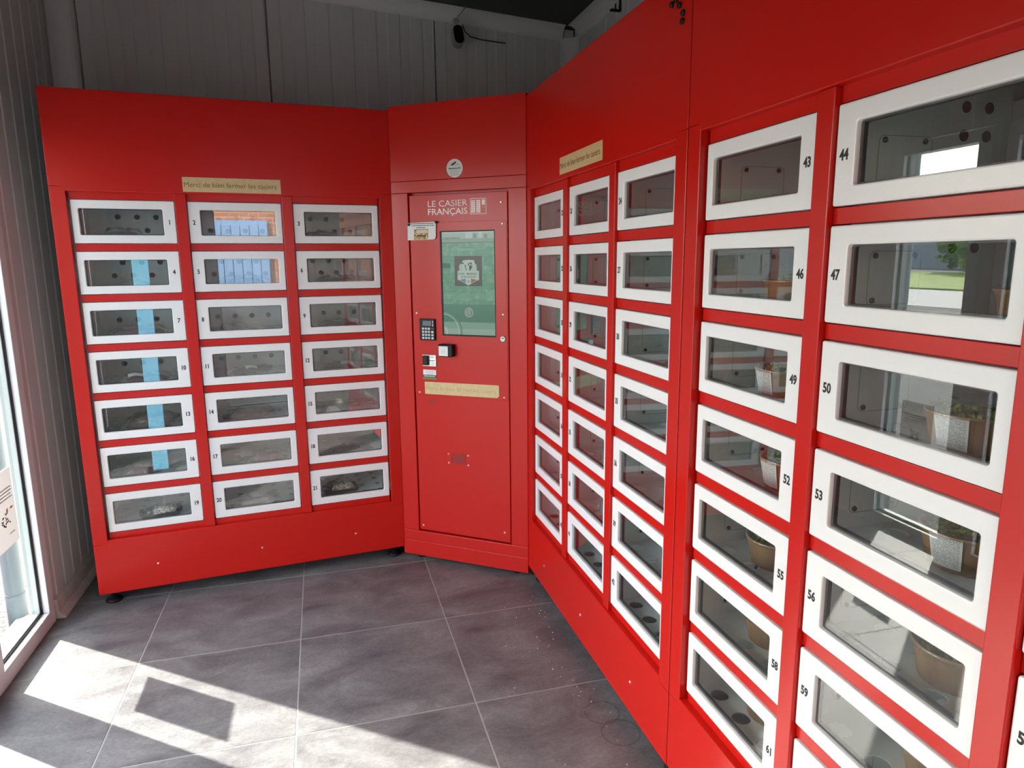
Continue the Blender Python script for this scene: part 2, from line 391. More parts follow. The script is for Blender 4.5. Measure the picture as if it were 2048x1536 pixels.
# A4 notice stuck to the window
def lines_mesh(name, rows, y, hgt):
    """rows: (x0,x1,z) dark printed lines"""
    ms = []
    for x0, x1, z in rows:
        x = x0
        while x < x1-.002:
            wd = min(random.uniform(.006, .02)*hgt/.003, x1-x); ms.append(box_mesh('l', x, y, z-hgt/2, x+wd, y+.0002, z+hgt/2)); x += wd+.0022
    return join(name, ms)
po = empty('poster', (-.0865, -.64, .45), PI/2, 'white notice sheet with colourful splash stuck to the window pane', 'poster')
obj('sheet', mesh_from('sheet', [(-.104, 0, 0), (.104, 0, 0), (.104, 0, .297), (-.104, 0, .297)], [(0, 1, 2, 3)]), SHEET, po)
GREYINK = mat('grey_ink', (.22, .22, .22), .7)
obj('printed_text', lines_mesh('ptext', [(-.07, .085, .225), (-.06, .088, .212), (-.07, .08, .199), (-.05, .088, .186)], -.0006, .004), GREYINK, po)
obj('printed_signature', lines_mesh('psig', [(.03, .075, .048)], -.0006, .0035), GREYINK, po)
for k in range(26):
    cc = random.choice([('print_yellow', (.75, .5, .06)), ('print_orange', (.75, .25, .05)), ('print_blue', (.25, .5, .6)), ('print_grey', (.2, .2, .22))])
    a = random.uniform(-.5, 1.1); L0 = random.uniform(.008, .022); x = random.uniform(-.03, .07); z = .11+random.uniform(-.03, .03)+x*.3
    dx, dz = math.cos(a)*L0, math.sin(a)*L0; px, pz = -math.sin(a)*.003, math.cos(a)*.003
    obj('printed_stroke', mesh_from('stroke', [(x-px, -.0006, z-pz), (x+dx-px, -.0006, z+dz-pz), (x+dx+px, -.0006, z+dz+pz), (x+px, -.0006, z+pz)], [(0, 1, 2, 3)]), mat(cc[0], cc[1], .7), po)

# ------------------------------------------------------------------ locker cabinets
CW, CG, PIT, DH, C1, W = .3851, .0512, .2109, .1763, .0662, 1.3880
Z1 = 1.7825; PROUD = -.016
COLX = [C1+k*(CW+CG) for k in range(3)]
def door_mesh(hx0, hx1):
    O = lambda e, r: rrect(e, -DH+e, CW-e, -e, r, 4)
    I = lambda e, r: rrect(hx0-e, -.1425-e, hx1+e, -.0345+e, r, 4)
    return loft('door', [(O(0, .004), .022), (O(0, .004), .0030), (O(.0009, .0035), .0009), (O(.003, .003), 0), (I(.0030, .0065), 0), (I(.0008, .0055), .0009), (I(0, .005), .003), (I(0, .005), .012), (O(.004, .003), .022)])
DOORM = [door_mesh(.026, .337), door_mesh(.0475, .3575)]
GLM = [mesh_from('glass', [(a-.003, .0085, -.1455), (b+.003, .0085, -.1455), (b+.003, .0085, -.0315), (a-.003, .0085, -.0315)], [(0, 1, 2, 3)]) for a, b in ((.026, .337), (.0475, .3575))]
GKM = [ring('gasket', (a-.004, -.1465, b+.004, -.0305), (a+.0035, -.139, b-.0035, -.038), .004, .004, .0098, .021) for a, b in ((.026, .337), (.0475, .3575))]
RUBBER2 = mat('grey_spacer', (.05, .05, .055), .4)
RAILM = box_mesh('rail', -.0022, .006, 0, CW+.0022, .030, PIT-DH-.005, bev=.0012)
TRAILM = box_mesh('rail', -.0022, .006, 0, CW+.0022, .030, .034, bev=.0012)
def cell_plate(name, cells, t, n=16):
    """cells: (x0,y0,x1,y1,r or 0, cx,cy) in 2D -> flat plate thickness t (u,v,depth)"""
    V = []; F = []
    for x0, y0, x1, y1, r, cx, cy in cells:
        b = len(V)
        if not r:
            V += [(x0, y0, 0), (x1, y0, 0), (x1, y1, 0), (x0, y1, 0), (x0, y0, t), (x1, y0, t), (x1, y1, t), (x0, y1, t)]
            F += [(b, b+1, b+2, b+3), (b+7, b+6, b+5, b+4)]; continue
        per = [(x1, y0+(y1-y0)*k/4) for k in range(4)]+[(x1-(x1-x0)*k/4, y1) for k in range(4)]+[(x0, y1-(y1-y0)*k/4) for k in range(4)]+[(x0+(x1-x0)*k/4, y0) for k in range(4)]
        cc = []
        for px, py in per:
            a = math.atan2(py-cy, px-cx); cc.append((cx+r*math.cos(a), cy+r*math.sin(a)))
        V += [(x, y, 0) for x, y in per]+[(x, y, 0) for x, y in cc]+[(x, y, t) for x, y in cc]+[(x, y, t) for x, y in per]
        for i in range(16):
            j = (i+1) % 16
            for q in range(3): F.append((b+q*16+i, b+q*16+j, b+q*16+16+j, b+q*16+16+i))
    return V, F
def shelf_mesh(r, nu, nv, depth=.375, wdt=CW+.018):
    cells = []
    du, dv = wdt/nu, depth/nv
    for i in range(nu):
        for j in range(nv): cells.append((i*du, j*dv, (i+1)*du, (j+1)*dv, r, (i+.5)*du, (j+.5)*dv))
    V, F = cell_plate('s', cells, .003)
    me = mesh_from('shelf', [(u, v, -d) for u, v, d in V], F)
    bm = bmesh.new(); bm.from_mesh(me); bmesh.ops.recalc_face_normals(bm, faces=bm.faces); bm.to_mesh(me); bm.free(); return me
def back_mesh():
    wdt, hgt = CW+.018, PIT-.004; cells = []
    z = [0, .045, .108, .160, hgt]   # from the bottom: plain, lower holes, upper holes (staggered), plain
    cells.append((0, z[0], wdt, z[1], 0, 0, 0)); cells.append((0, z[3], wdt, z[4], 0, 0, 0))
    x0 = .0415
    cells.append((0, z[1], x0, z[2], 0, 0, 0)); x = x0
    for k in range(4): cells.append((x, z[1], x+.08, z[2], .0125, x+.04, .0745)); x += .08
    cells.append((x, z[1], wdt, z[2], 0, 0, 0))
    x0 = .0815; cells.append((0, z[2], x0, z[3], 0, 0, 0)); x = x0
    for k in range(3): cells.append((x, z[2], x+.08, z[3], .0125, x+.04, .136)); x += .08
    cells.append((x, z[2], wdt, z[3], 0, 0, 0))
    V, F = cell_plate('b', cells, .002)
    me = mesh_from('back_panel', [(u, d, v) for u, v, d in V], F)
    bm = bmesh.new(); bm.from_mesh(me); bmesh.ops.recalc_face_normals(bm, faces=bm.faces); bm.to_mesh(me); bm.free(); return me
SHELF_A, SHELF_C, BACKM = shelf_mesh(.014, 5, 4), shelf_mesh(.024, 4, 4), back_mesh()
BOLTM = loft('bolt', [(circ(0, 0, .0055, 10), 0), (circ(0, 0, .0055, 10), .0025), (circ(0, 0, .003, 10), .004)], False, True)
BOLTM.transform(Matrix.Rotation(-PI/2, 4, 'Z'))            # faces local +x
PLATEM = ring('plate', (.100, -.148, .222, -.045), (.1012, -.1468, .2208, -.0462), .012, .011, -.0006, .0)
PLATEM.transform(Matrix(((0, -1, 0, 0), (1, 0, 0, 0), (0, 0, 1, 0), (0, 0, 0, 1))))
SEAM = mat('seam_grey', (.38, .41, .40), .5)
VHOLE = loft('vh', [(circ(0, 0, .011, 14), 0), (circ(0, 0, .011, 14), .0008)], False, True); VHOLE.transform(Matrix.Rotation(-PI/2, 4, 'Z'))
SCREWM = loft('screw', [(circ(0, 0, .0052, 12), 0), (circ(0, 0, .0050, 12), -.002), (circ(0, 0, .003, 12), -.0034)], False, True)
FOOTM = lathe('foot', [(.034, 0), (.036, .006), (.030, .014), (.010, .018), (.010, .062)], 18)
def outline(top):
    e = .058
    if top: return [(0, 1.8338), (e, 1.8338), (e, 1.8150), (W-e, 1.8150), (W-e, 1.8338), (W, 1.8338), (W, 2.212), (0, 2.212)]
    return [(0, .060), (W, .060), (W, .2925), (W-e, .2925), (W-e, .3110), (e, .3110), (e, .2925), (0, .2925)]
HEADM = poly_mesh('header_panel', outline(True), PROUD, .018, bev=.0022); BASEM = poly_mesh('base_panel', outline(False), PROUD, .018, bev=.0022)
POSTM = box_mesh('post', 0, PROUD, .2933, .0574, .05, 1.8330, bev=.002)
DIVM = box_mesh('divider_post', .0028, -.008, .3116, CG-.0028, .05, 1.8145, bev=.0018)
bm = bmesh.new()
add_box(bm, 0, .0505, .060, .002, .56, 2.211); add_box(bm, W-.002, .0505, .060, W, .56, 2.211)
add_box(bm, .002, .019, 2.205, W-.002, .56, 2.211); add_box(bm, .002, .019, .060, W-.002, .56, .066); add_box(bm, .002, .556, .066, W-.002, .56, 2.205)
BODYM = from_bm('cabinet_body', bm)
PARTM = box_mesh('partition', 0, .032, .30, .034, .41, 1.84)
TOPM = box_mesh('top_plate', .002, .032, 1.841, W-.002, .41, 1.845)
UNITS = {}; SHELF_UP = {'A': .018, 'B': 0., 'C': -.002}      # shelf level above the foot of each door
def cabinet(key, first, loc, rz, label, shelf, bolts):
    root = empty('locker_cabinet', loc, rz, label, 'locker cabinet', 'red locker cabinets along the walls')
    zo = loc[2]
    obj('header_panel', HEADM, RED, root); b = obj('base_panel', BASEM, RED, root)
    for u in (.248, .697, 1.142): obj('screw', SCREWM, CHROME, b, (u, PROUD, .169))
    obj('post', POSTM, RED, root); obj('post', POSTM, RED, root, (W-.0574, 0, 0))
    for k in (0, 1): obj('divider_post', DIVM, RED, root, (COLX[k]+CW, 0, 0))
    obj('cabinet_body', BODYM, GALV, root); obj('top_plate', TOPM, STEEL, root)
    fm = FOOTM
    for u in (.045, W-.045):
        for d in (.045, .50): obj('foot', fm, BLACK, root, (u, d, -zo))
    pts = []
    for x in (C1-.008-.034, COLX[0]+CW+CG/2-.017, COLX[1]+CW+CG/2-.017, COLX[2]+CW+.008):
        pts.append(obj('partition', PARTM, STEEL, root, (x, 0, 0)))
    for r in range(7):
        zt = Z1-r*PIT
        for c in range(3):
            n = first+r*3+c; x = COLX[c]; kk = 0 if c == 0 else 1
            d = obj('door', DOORM[kk], WHITE, root, (x, 0, zt)); d['label'] = 'white framed locker door numbered %d' % n
            obj('glass_pane', GLM[kk], GLASS, d); obj('glass_gasket', GKM[kk], RUBBER2, d)
            tm = text_mesh(str(n), .0182, .80, -.0003, .0009); shift(tm, .361 if c == 0 else .0215, 0, -.0875)
            obj('number', tm, INK, d)
            if r < 6: obj('rail', RAILM, RED, root, (x, 0, zt-PIT+.0025))
            else: obj('rail', TRAILM, RED, root, (x, 0, zt-DH-.0365))
            if r == 0: obj('rail', TRAILM, RED, root, (x, 0, zt+.0025))
            obj('shelf', shelf, STEEL, root, (x-.009, .032, zt-DH+SHELF_UP[key]))
            obj('back_panel', BACKM, STEEL, root, (x-.009, .405, zt-DH-.004))
            if bolts and c < 3:
                wl = {0: C1-.008, 1: COLX[0]+CW+CG/2+.017, 2: COLX[1]+CW+CG/2+.017}[c]
                p = pts[c]; ox = .034
                obj('cover_plate', PLATEM, SEAM, p, (ox, 0, zt))
                for dd in (.113, .205):
                    for zz in (-.054, -.139): obj('bolt', BOLTM, BOLT, p, (ox, dd, zt+zz))
                for dd in (.295, .350): obj('vent_hole_dark', VHOLE, BLACK, p, (ox, dd, zt-.040))  # black discs painted in place of the dark inside vent holes
                if r == 0:
                    for dd in (.295, .350): obj('vent_hole_dark', VHOLE, BLACK, p, (ox, dd, zt+.012))
    UNITS[key] = (Matrix.Translation(loc) @ Matrix.Rotation(rz, 4, 'Z'), rz, first)
    return root
cabinet('A', 1, (0.08949, -0.28327, 0), math.radians(5.999), 'red locker cabinet with white doors numbered 1 to 21, by the ribbed left wall', SHELF_A, False)
cabinet('B', 22, (2.03528, -0.56469, .0037), -1.5737435, 'red locker cabinet with white doors numbered 22 to 42, beside the payment kiosk', SHELF_C, True)
cabinet('C', 43, (2.03270, -1.95489, .0055), -1.5760966, 'red locker cabinet with white doors numbered 43 to 63, mostly holding salad bowls', SHELF_C, True)
# ------------------------------------------------------------------ tan message plates
def sign(loc, rz, x0, z0, x1, z1, y, label, ink=ENGR, tilt=0., notch=False):
    cx, cz = (x0+x1)/2, (z0+z1)/2
    Mx = Matrix.Translation(loc) @ Matrix.Rotation(rz, 4, 'Z')
    p = Mx @ Vector((cx, y, cz))
    e = empty('message_plate', p, rz, label, 'sign', 'tan message plates')
    e.rotation_euler = (0, tilt, rz)
    w2, h2 = (x1-x0)/2, (z1-z0)/2
    if notch:
        pts = [(-w2, -h2), (w2-.010, -h2), (w2, -h2+.010), (w2, h2-.004), (w2-.004, h2), (-w2, h2)]
    else: pts = [(-w2, -h2), (w2, -h2), (w2, h2), (-w2, h2)]
    obj('plate', poly_mesh('plate', pts, -.0012, 0, bev=.0003, seg=1), TAN, e)
    tm = text_mesh('Merci de bien fermer les casiers', .0205, 1, -.0014, 0)
    xs = [v.co.x for v in tm.vertices]; s = (2*w2*.94)/(max(xs)-min(xs))
    for v in tm.vertices: v.co.x = (v.co.x-(max(xs)+min(xs))/2)*s-.006
    obj('lettering', tm, ink, e)
sign((0.08949, -0.28327, 0), math.radians(5.999), .492, 1.8225, .891, 1.8835, PROUD-.0002, 'tan plate with brown lettering on the cabinet nearest the ribbed left wall, above locker 2')
sign((2.03528, -0.56469, .0037), -1.5737435, .4425, 1.832, .8528, 1.8935, PROUD-.0002, 'tan plate with brown lettering just right of the payment kiosk, above locker 23')

# ------------------------------------------------------------------ payment kiosk
KL = Vector((1.469, -.150, 0)); KRZ = math.radians(-37.533); KW = .691
K = empty('payment_kiosk', KL, KRZ, 'tall red payment kiosk with touch screen set across the corner', 'kiosk')
def kbox(nm, x0, z0, x1, z1, y0, y1, m=RED, bev=.0018, par=None): return obj(nm, box_mesh(nm, x0, y0, z0, x1, y1, z1, bev=bev), m, par or K)
kbox('header_panel', 0, 1.8900, KW, 2.228, 0, .02); kbox('upper_strip', 0, 1.8365, KW, 1.8888, 0, .02)
kbox('side_post', 0, .1585, .0925, 1.8355, 0, .03); kbox('side_post', .6045, .1585, KW, 1.8355, 0, .03)
kbox('lower_strip', 0, .1030, KW, .1573, 0, .02); kbox('plinth', 0, .024, KW, .1020, 0, .02)
# body : prism that stays between the neighbouring cabinets
bmk = bmesh.new()
cr = [(.002, .0305), (KW-.002, .0305), (KW-.03, .10), (.60, .30), (.35, .42), (.10, .26), (.03, .10)]
a = [bmk.verts.new((x, y, .024)) for x, y in cr]; b = [bmk.verts.new((x, y, 2.228)) for x, y in cr]; n = len(cr)
bmk.faces.new(a[::-1]); bmk.faces.new(b)
for i in range(n): bmk.faces.new((a[i], a[(i+1) % n], b[(i+1) % n], b[i]))
obj('kiosk_body', from_bm('kiosk_body', bmk), RED, K)
for u in (.08, .61): obj('foot', lathe('foot', [(.03, 0), (.03, .012), (.012, .016), (.012, .03)], 14), BLACK, K, (u, .06, 0))
kd = kbox('front_door', .0985, .1665, .5985, 1.8235, .004, .028)
# control panel plate : seam with rounded corners on the right
pl = loft('control_plate', [(rrect(.0990, .870, .5935, 1.698, .016, 5), .0042), (rrect(.0990, .870, .5935, 1.698, .016, 5), .0030), (rrect(.0998, .8708, .5927, 1.6972, .0155, 5), .0022)], False, True)
kp = obj('control_plate', pl, RED, K)
for u, z in ((.120, 1.274), (.573, 1.276), (.122, .885), (.574, .887), (.574, 1.683)): obj('screw', SCREWM, CHROME, kp, (u, .0028, z))
for u, z in ((.568, 1.777), (.568, .214), (.118, .190)): obj('screw', SCREWM, CHROME, kd, (u, .0045, z))
# logo lettering
t1 = text_mesh('LE CASIER', .0275, 1, .0036, -.0001, 'LEFT'); t2 = text_mesh('FRANÇAIS', .0275, 1, .0036, .0004, 'LEFT')
for t, z in ((t1, 1.7822), (t2, 1.7462)):
    xs = [v.co.x for v in t.vertices]; s = .204/(max(xs)-min(xs)); mn = min(xs)
    for v in t.vertices: v.co.x = .198+(v.co.x-mn)*s; v.co.z += z
obj('logo_lettering', join('logo', [t1, t2]), PRINT, kd)
ms = [ring('r', (.4155, 1.7290, .4960, 1.7985), (.4178, 1.7313, .4937, 1.7962), .0006, .0005, .0036, .004)]
for gx in (.4205, .4463):
    for i in range(2):
        for j in range(7):
            x = gx+i*.0108; z = 1.7355+j*.0081; ms.append(box_mesh('q', x, .0036, z, x+.0098, .004, z+.0068))
ms.append(plate('q', .4740, 1.7680, .4895, 1.7925, .003, .0036, .004, .0001)); ms.append(disc_mesh('q', .4770, 1.7590, .0024, .0036, .004, 10, .0001)); ms.append(disc_mesh('q', .4862, 1.7590, .0024, .0036, .004, 10, .0001))
obj('logo_icon', join('icon', ms), PRINT, kd)
# touch screen
kbox('screen_bezel', .2570, 1.1690, .5365, 1.6575, .0012, .0035, BLACK, .0006)
def screen_material():  # stone courses, flat bands and arcs drawn across the screen
    m = mat('screen_pattern', (.01, .02, .015), .12, spec=.25); N, L = m.node_tree.nodes, m.node_tree.links; b = N['Principled BSDF']
    tc = N.new('ShaderNodeTexCoord'); sp = N.new('ShaderNodeSeparateXYZ'); L.new(tc.outputs['Object'], sp.inputs[0])
    sw = N.new('ShaderNodeCombineXYZ'); L.new(sp.outputs[0], sw.inputs[0]); L.new(sp.outputs[2], sw.inputs[1])
    br = N.new('ShaderNodeTexBrick'); br.inputs['Scale'].default_value = 13; br.inputs['Color1'].default_value = (.11, .27, .18, 1); br.inputs['Color2'].default_value = (.17, .33, .24, 1); br.inputs['Mortar'].default_value = (.08, .20, .13, 1)
    br.inputs['Mortar Size'].default_value = .012; br.inputs['Brick Width'].default_value = .9; br.inputs['Row Height'].default_value = .52
    n = N.new('ShaderNodeTexNoise'); n.inputs['Scale'].default_value = 46; n.inputs['Detail'].default_value = 5; L.new(sw.outputs[0], n.inputs[0])
    n2 = N.new('ShaderNodeTexNoise'); n2.inputs['Scale'].default_value = 9; L.new(sw.outputs[0], n2.inputs[0])
    ad = N.new('ShaderNodeMixRGB'); ad.inputs[0].default_value = .02; L.new(sw.outputs[0], ad.inputs[1]); L.new(n2.outputs[1], ad.inputs[2]); L.new(ad.outputs[0], br.inputs[0])
    nr = N.new('ShaderNodeValToRGB'); nr.color_ramp.elements[0].position = .5; nr.color_ramp.elements[1].position = .72; nr.color_ramp.elements[0].color = (0, 0, 0, 1); nr.color_ramp.elements[1].color = (.55, .55, .55, 1); L.new(n.outputs[0], nr.inputs[0])
    st = N.new('ShaderNodeMixRGB'); L.new(nr.outputs[0], st.inputs[0]); L.new(br.outputs[0], st.inputs[1]); st.inputs[2].default_value = (.27, .46, .36, 1)
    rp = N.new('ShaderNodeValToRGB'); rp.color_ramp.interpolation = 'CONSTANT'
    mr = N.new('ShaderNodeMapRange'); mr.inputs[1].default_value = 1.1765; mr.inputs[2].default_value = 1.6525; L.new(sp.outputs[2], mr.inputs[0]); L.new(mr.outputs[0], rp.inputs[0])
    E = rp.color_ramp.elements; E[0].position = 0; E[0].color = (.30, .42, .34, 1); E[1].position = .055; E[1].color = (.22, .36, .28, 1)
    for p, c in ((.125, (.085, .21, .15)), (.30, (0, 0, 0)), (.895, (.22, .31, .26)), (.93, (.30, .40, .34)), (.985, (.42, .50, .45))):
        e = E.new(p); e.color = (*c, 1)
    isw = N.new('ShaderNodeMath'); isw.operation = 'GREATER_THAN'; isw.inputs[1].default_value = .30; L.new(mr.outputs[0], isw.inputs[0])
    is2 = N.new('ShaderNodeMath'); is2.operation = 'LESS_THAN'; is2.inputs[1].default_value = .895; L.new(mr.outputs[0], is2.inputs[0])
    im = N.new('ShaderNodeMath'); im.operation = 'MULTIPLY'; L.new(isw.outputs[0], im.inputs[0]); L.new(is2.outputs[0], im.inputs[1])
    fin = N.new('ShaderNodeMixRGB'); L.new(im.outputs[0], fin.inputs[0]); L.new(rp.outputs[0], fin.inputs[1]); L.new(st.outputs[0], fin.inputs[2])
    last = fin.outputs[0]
    # wheel arcs drawn at the lower left of the screen
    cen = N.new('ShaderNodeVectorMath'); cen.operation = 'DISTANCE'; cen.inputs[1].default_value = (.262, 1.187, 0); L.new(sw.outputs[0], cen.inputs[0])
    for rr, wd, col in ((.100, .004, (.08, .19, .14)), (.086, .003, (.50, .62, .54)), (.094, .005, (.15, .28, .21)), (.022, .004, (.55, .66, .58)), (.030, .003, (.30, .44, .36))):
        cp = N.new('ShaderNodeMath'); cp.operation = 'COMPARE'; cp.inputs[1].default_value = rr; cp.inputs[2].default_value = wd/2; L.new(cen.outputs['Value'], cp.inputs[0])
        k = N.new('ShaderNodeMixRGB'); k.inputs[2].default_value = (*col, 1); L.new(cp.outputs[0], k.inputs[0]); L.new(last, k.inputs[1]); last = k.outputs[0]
    L.new(last, b.inputs['Emission Color']); b.inputs['Emission Strength'].default_value = .72
    return m
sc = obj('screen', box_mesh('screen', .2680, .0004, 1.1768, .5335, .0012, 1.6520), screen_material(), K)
def emat(nm, c): return mat(nm, (.01, .01, .01), .15, spec=.25, emit=(c, .72))
S0 = -.0001
obj('screen_badge', box_mesh('badge', .331, S0, 1.404, .471, .0004, 1.542), emat('screen_dark', (.09, .085, .085)), sc)
CR = emat('screen_pale', (.42, .52, .46)); CRD = emat('screen_ink', (.06, .085, .075))
def spoly(nm, pts, m, y): return obj(nm, mesh_from(nm, [(x, y, z) for x, z in pts], [tuple(range(len(pts)))]), m, sc)
bx, bz = .401, 1.473
spoly('badge_crest', [(bx-.046, bz-.001), (bx-.046, bz+.026), (bx-.040, bz+.033), (bx-.033, bz+.034), (bx-.026, bz+.048), (bx-.018, bz+.050), (bx+.010, bz+.052), (bx+.018, bz+.050), (bx+.030, bz+.051), (bx+.036, bz+.033), (bx+.043, bz+.028), (bx+.044, bz-.001)], CR, S0-.0001)
spoly('badge_band', [(bx-.055, bz-.041), (bx+.055, bz-.041), (bx+.055, bz+.001), (bx-.055, bz+.001)], CR, S0-.0002)
spoly('badge_shield', [(bx-.050, bz-.040), (bx, bz-.066), (bx+.050, bz-.040), (bx+.020, bz-.032), (bx-.020, bz-.032)], CR, S0-.0003)
spoly('badge_blue', [(bx-.044, bz-.040), (bx-.014, bz-.057), (bx-.014, bz-.034)], emat('screen_blue', (.16, .22, .34)), S0-.0004)
spoly('badge_red', [(bx+.044, bz-.040), (bx+.014, bz-.034), (bx+.014, bz-.057)], emat('screen_red', (.36, .10, .14)), S0-.0004)
for ox, oz, rx, rz_ in ((-.028, .036, .007, .0035), (.014, .035, .006, .005), (-.014, .022, .003, .009), (.002, .031, .003, .008), (.010, .014, .005, .013), (-.010, .008, .004, .004), (.016, .02, .004, .009)):
    spoly('badge_cow_patch', [(bx+ox+rx*math.cos(i*PI/6), bz+oz+rz_*math.sin(i*PI/6)) for i in range(12)], CRD, S0-.0004)
for px in (-.033, .024, -.041, .036): spoly('badge_pillar_line', [(bx+px-.0006, bz+.001), (bx+px+.0006, bz+.001), (bx+px+.0006, bz+.03), (bx+px-.0006, bz+.03)], CRD, S0-.0004)
tm = join('bt', [shift(text_mesh('MAZEVILLE', .0088, .82, S0-.0005, .0002), bx+.019, 0, bz-.012), shift(text_mesh('ARTISAN BOUCHER', .0062, .95, S0-.0005, .0001), bx, 0, bz-.026)])
obj('badge_lettering', tm, CRD, sc)
obj('badge_boxes', join('bb', [ring('q', (bx-.051+i*.0085, bz-.0165, bx-.044+i*.0085, bz-.0075), (bx-.0498+i*.0085, bz-.0152, bx-.0452+i*.0085, bz-.0088), .001, .0008, S0-.0005, S0-.0003, 2) for i in range(4)]), CRD, sc)
spoly('badge_tick', [(bx-.008, bz-.043), (bx, bz-.053), (bx+.008, bz-.043), (bx+.006, bz-.042), (bx, bz-.050), (bx-.006, bz-.042)], CRD, S0-.0005)
obj('touch_icon', loft('ti', [(circ(.401, 1.282, .023, 24), S0-.0001)]+[(circ(.401, 1.282, .0001, 24), S0-.0001)]), emat('screen_grey', (.27, .36, .32)), sc)
hand = [(-.012, .010), (-.008, .014), (-.004, .012), (.002, .003), (.008, .008), (.014, .002), (.013, -.008), (.004, -.014), (-.004, -.013), (-.012, -.004), (-.009, -.002), (-.004, -.004)]
obj('touch_hand', loft('th', [([(.401+x, 1.282+z) for x, z in hand], S0-.0003), ([(.401+x*.82, 1.282+z*.82) for x, z in hand], S0-.0003)]), CRD, sc)
obj('screen_lettering', shift(text_mesh('LE CASIER FRANÇAIS', .009, .8, S0-.0002), .312, 0, 1.624), emat('screen_ink2', (.10, .15, .12)), sc)
obj('screen_greeting', shift(text_mesh('BIENVENUE', .0095, .95, S0-.0002), .401, 0, 1.571), emat('screen_light', (.36, .52, .43)), sc)
for x0, x1, z0, z1, c in ((.39, .425, 1.622, 1.650, 0), (.43, .445, 1.622, 1.642, 1), (.455, .475, 1.622, 1.650, 0), (.483, .50, 1.622, 1.640, 1)):
    spoly('screen_house_shape', [(x0, z0), (x1, z0), (x1, z1), (x0, z1)], (CR, emat('screen_olive', (.22, .26, .17)))[c], S0-.0001)
spoly('screen_wall_slot', [(.268, 1.487), (.310, 1.487), (.310, 1.510), (.268, 1.510)], emat('screen_deep', (.055, .15, .10)), S0-.0001)
# keypad
kk = kbox('keypad', .138, 1.144, .222, 1.248, -.008, .0024, BLACK, .003)
obj('keypad_display', box_mesh('kd', .157, -.0088, 1.214, .203, -.008, 1.238), mat('lcd_grey', (.16, .17, .21), .2), kk)
KEYM = plate('key', -.0055, -.0048, .0055, .0048, .0012, -.0096, -.0079, .0006, 2)
KEYW = mat('white_key', (.72, .72, .70), .4)
for r in range(4):
    for c in range(3):
        obj('key', KEYM, KEYW, kk, (.1580+c*.0158, 0, 1.2005-r*.0150))
    if r: obj('key', KEYM, KEYW, kk, (.2085, 0, 1.2000-r*.0150))
KD = mat('key_ink', (.02, .02, .02), .6)
for r in range(4):
    for c, ch in enumerate(('123', '456', '789', '*0#')[r]):
        obj('key_digit', shift(text_mesh(ch, .0055, 1, -.0098, .0001), .1580+c*.0158, 0, 1.2005-r*.0150), KD, kk)
for z in (1.233, 1.218): obj('led', plate('led', .2095, z-.006, .2130, z+.006, .0015, -.0088, -.0079, .0003, 2), KEYW, kk)
obj('keypad_brand_bar', box_mesh('kb', .2015, -.0086, 1.1995, .2165, -.0079, 1.2008), mat('kgold', (.5, .42, .25), .4), kk)
# card reader
rd = obj('card_reader', plate('cr', .2460, 1.0700, .3230, 1.1300, .006, -.030, .0024, .004), BLACK, K)
obj('reader_pad', plate('rp', .2510, 1.0745, .3000, 1.1215, .002, -.0312, -.0299, .0004), mat('reader_white', (.78, .79, .77), .35), rd)
obj('contactless_mark', join('cm', [loft('q', [(circ(.276, 1.098, r, 20), -.0314), (circ(.276, 1.098, r-.0008, 20), -.0314)]) for r in (.009, .0035)]), GREYINK, rd)
obj('reader_text', lines_mesh('rt', [(.256, .264, 1.115), (.284, .293, 1.114)], -.0315, .0012), GREYINK, rd)
# coin slot
cs = obj('coin_unit', plate('cu', .146, 1.0165, .2215, 1.0735, .002, -.004, .0024, .0015), mat('brushed_steel', (.62, .61, .59), .32, metal=1), K)
obj('coin_knob', plate('ck', .1525, 1.0225, .1820, 1.0700, .004, -.016, -.0039, .003), BLACK, cs)
obj('coin_slit', box_mesh('csl', .1830, -.0046, 1.0440, .2130, -.0039, 1.0470), INK, cs)
obj('coin_return', loft('q', [(circ(.2035, 1.030, .0065, 18), -.0044), (circ(.2035, 1.030, .0055, 18), -.0044)]), INK, cs)
obj('coin_text', lines_mesh('ct', [(.190, .213, 1.0625)], -.0046, .003), INK, cs)
# information label under the coin unit
il = empty('information_sticker', KL, KRZ, 'small white and dark green sticker on the kiosk below the coin slot', 'sticker')
obj('sticker_white', box_mesh('sw', .146, .0012, .9735, .2165, .0022, .999), PAPER, il)
obj('sticker_dark', box_mesh('sd', .1445, .0012, .962, .2165, .0022, .9733), mat('dark_print', (.04, .045, .03), .6), il)
obj('sticker_green', box_mesh('sg', .1435, .0012, .9510, .2180, .0022, .9618), mat('olive_print', (.16, .19, .06), .6), il)
obj('sticker_text', lines_mesh('st', [(.160, .203, .992), (.155, .207, .985), (.163, .198, .978)], .0008, .0018), GREYINK, il)
obj('sticker_white_text', lines_mesh('st2', [(.150, .212, .9675)], .0008, .0038), PAPER, il)
# lock
lk = obj('lock', loft('lk', [(circ(.572, 1.163, .0125, 22), .0024), (circ(.572, 1.163, .0125, 22), -.003), (circ(.572, 1.163, .0108, 22), -.0045)], False, True), mat('white_lock', (.78, .77, .74), .3), K)
obj('keyhole', loft('kh', [([(.572+.006*math.cos(PI*i/8), 1.164+.005*math.sin(PI*i/8)) for i in range(9)]+[(.566, 1.164)], -.0046)], True), INK, lk)
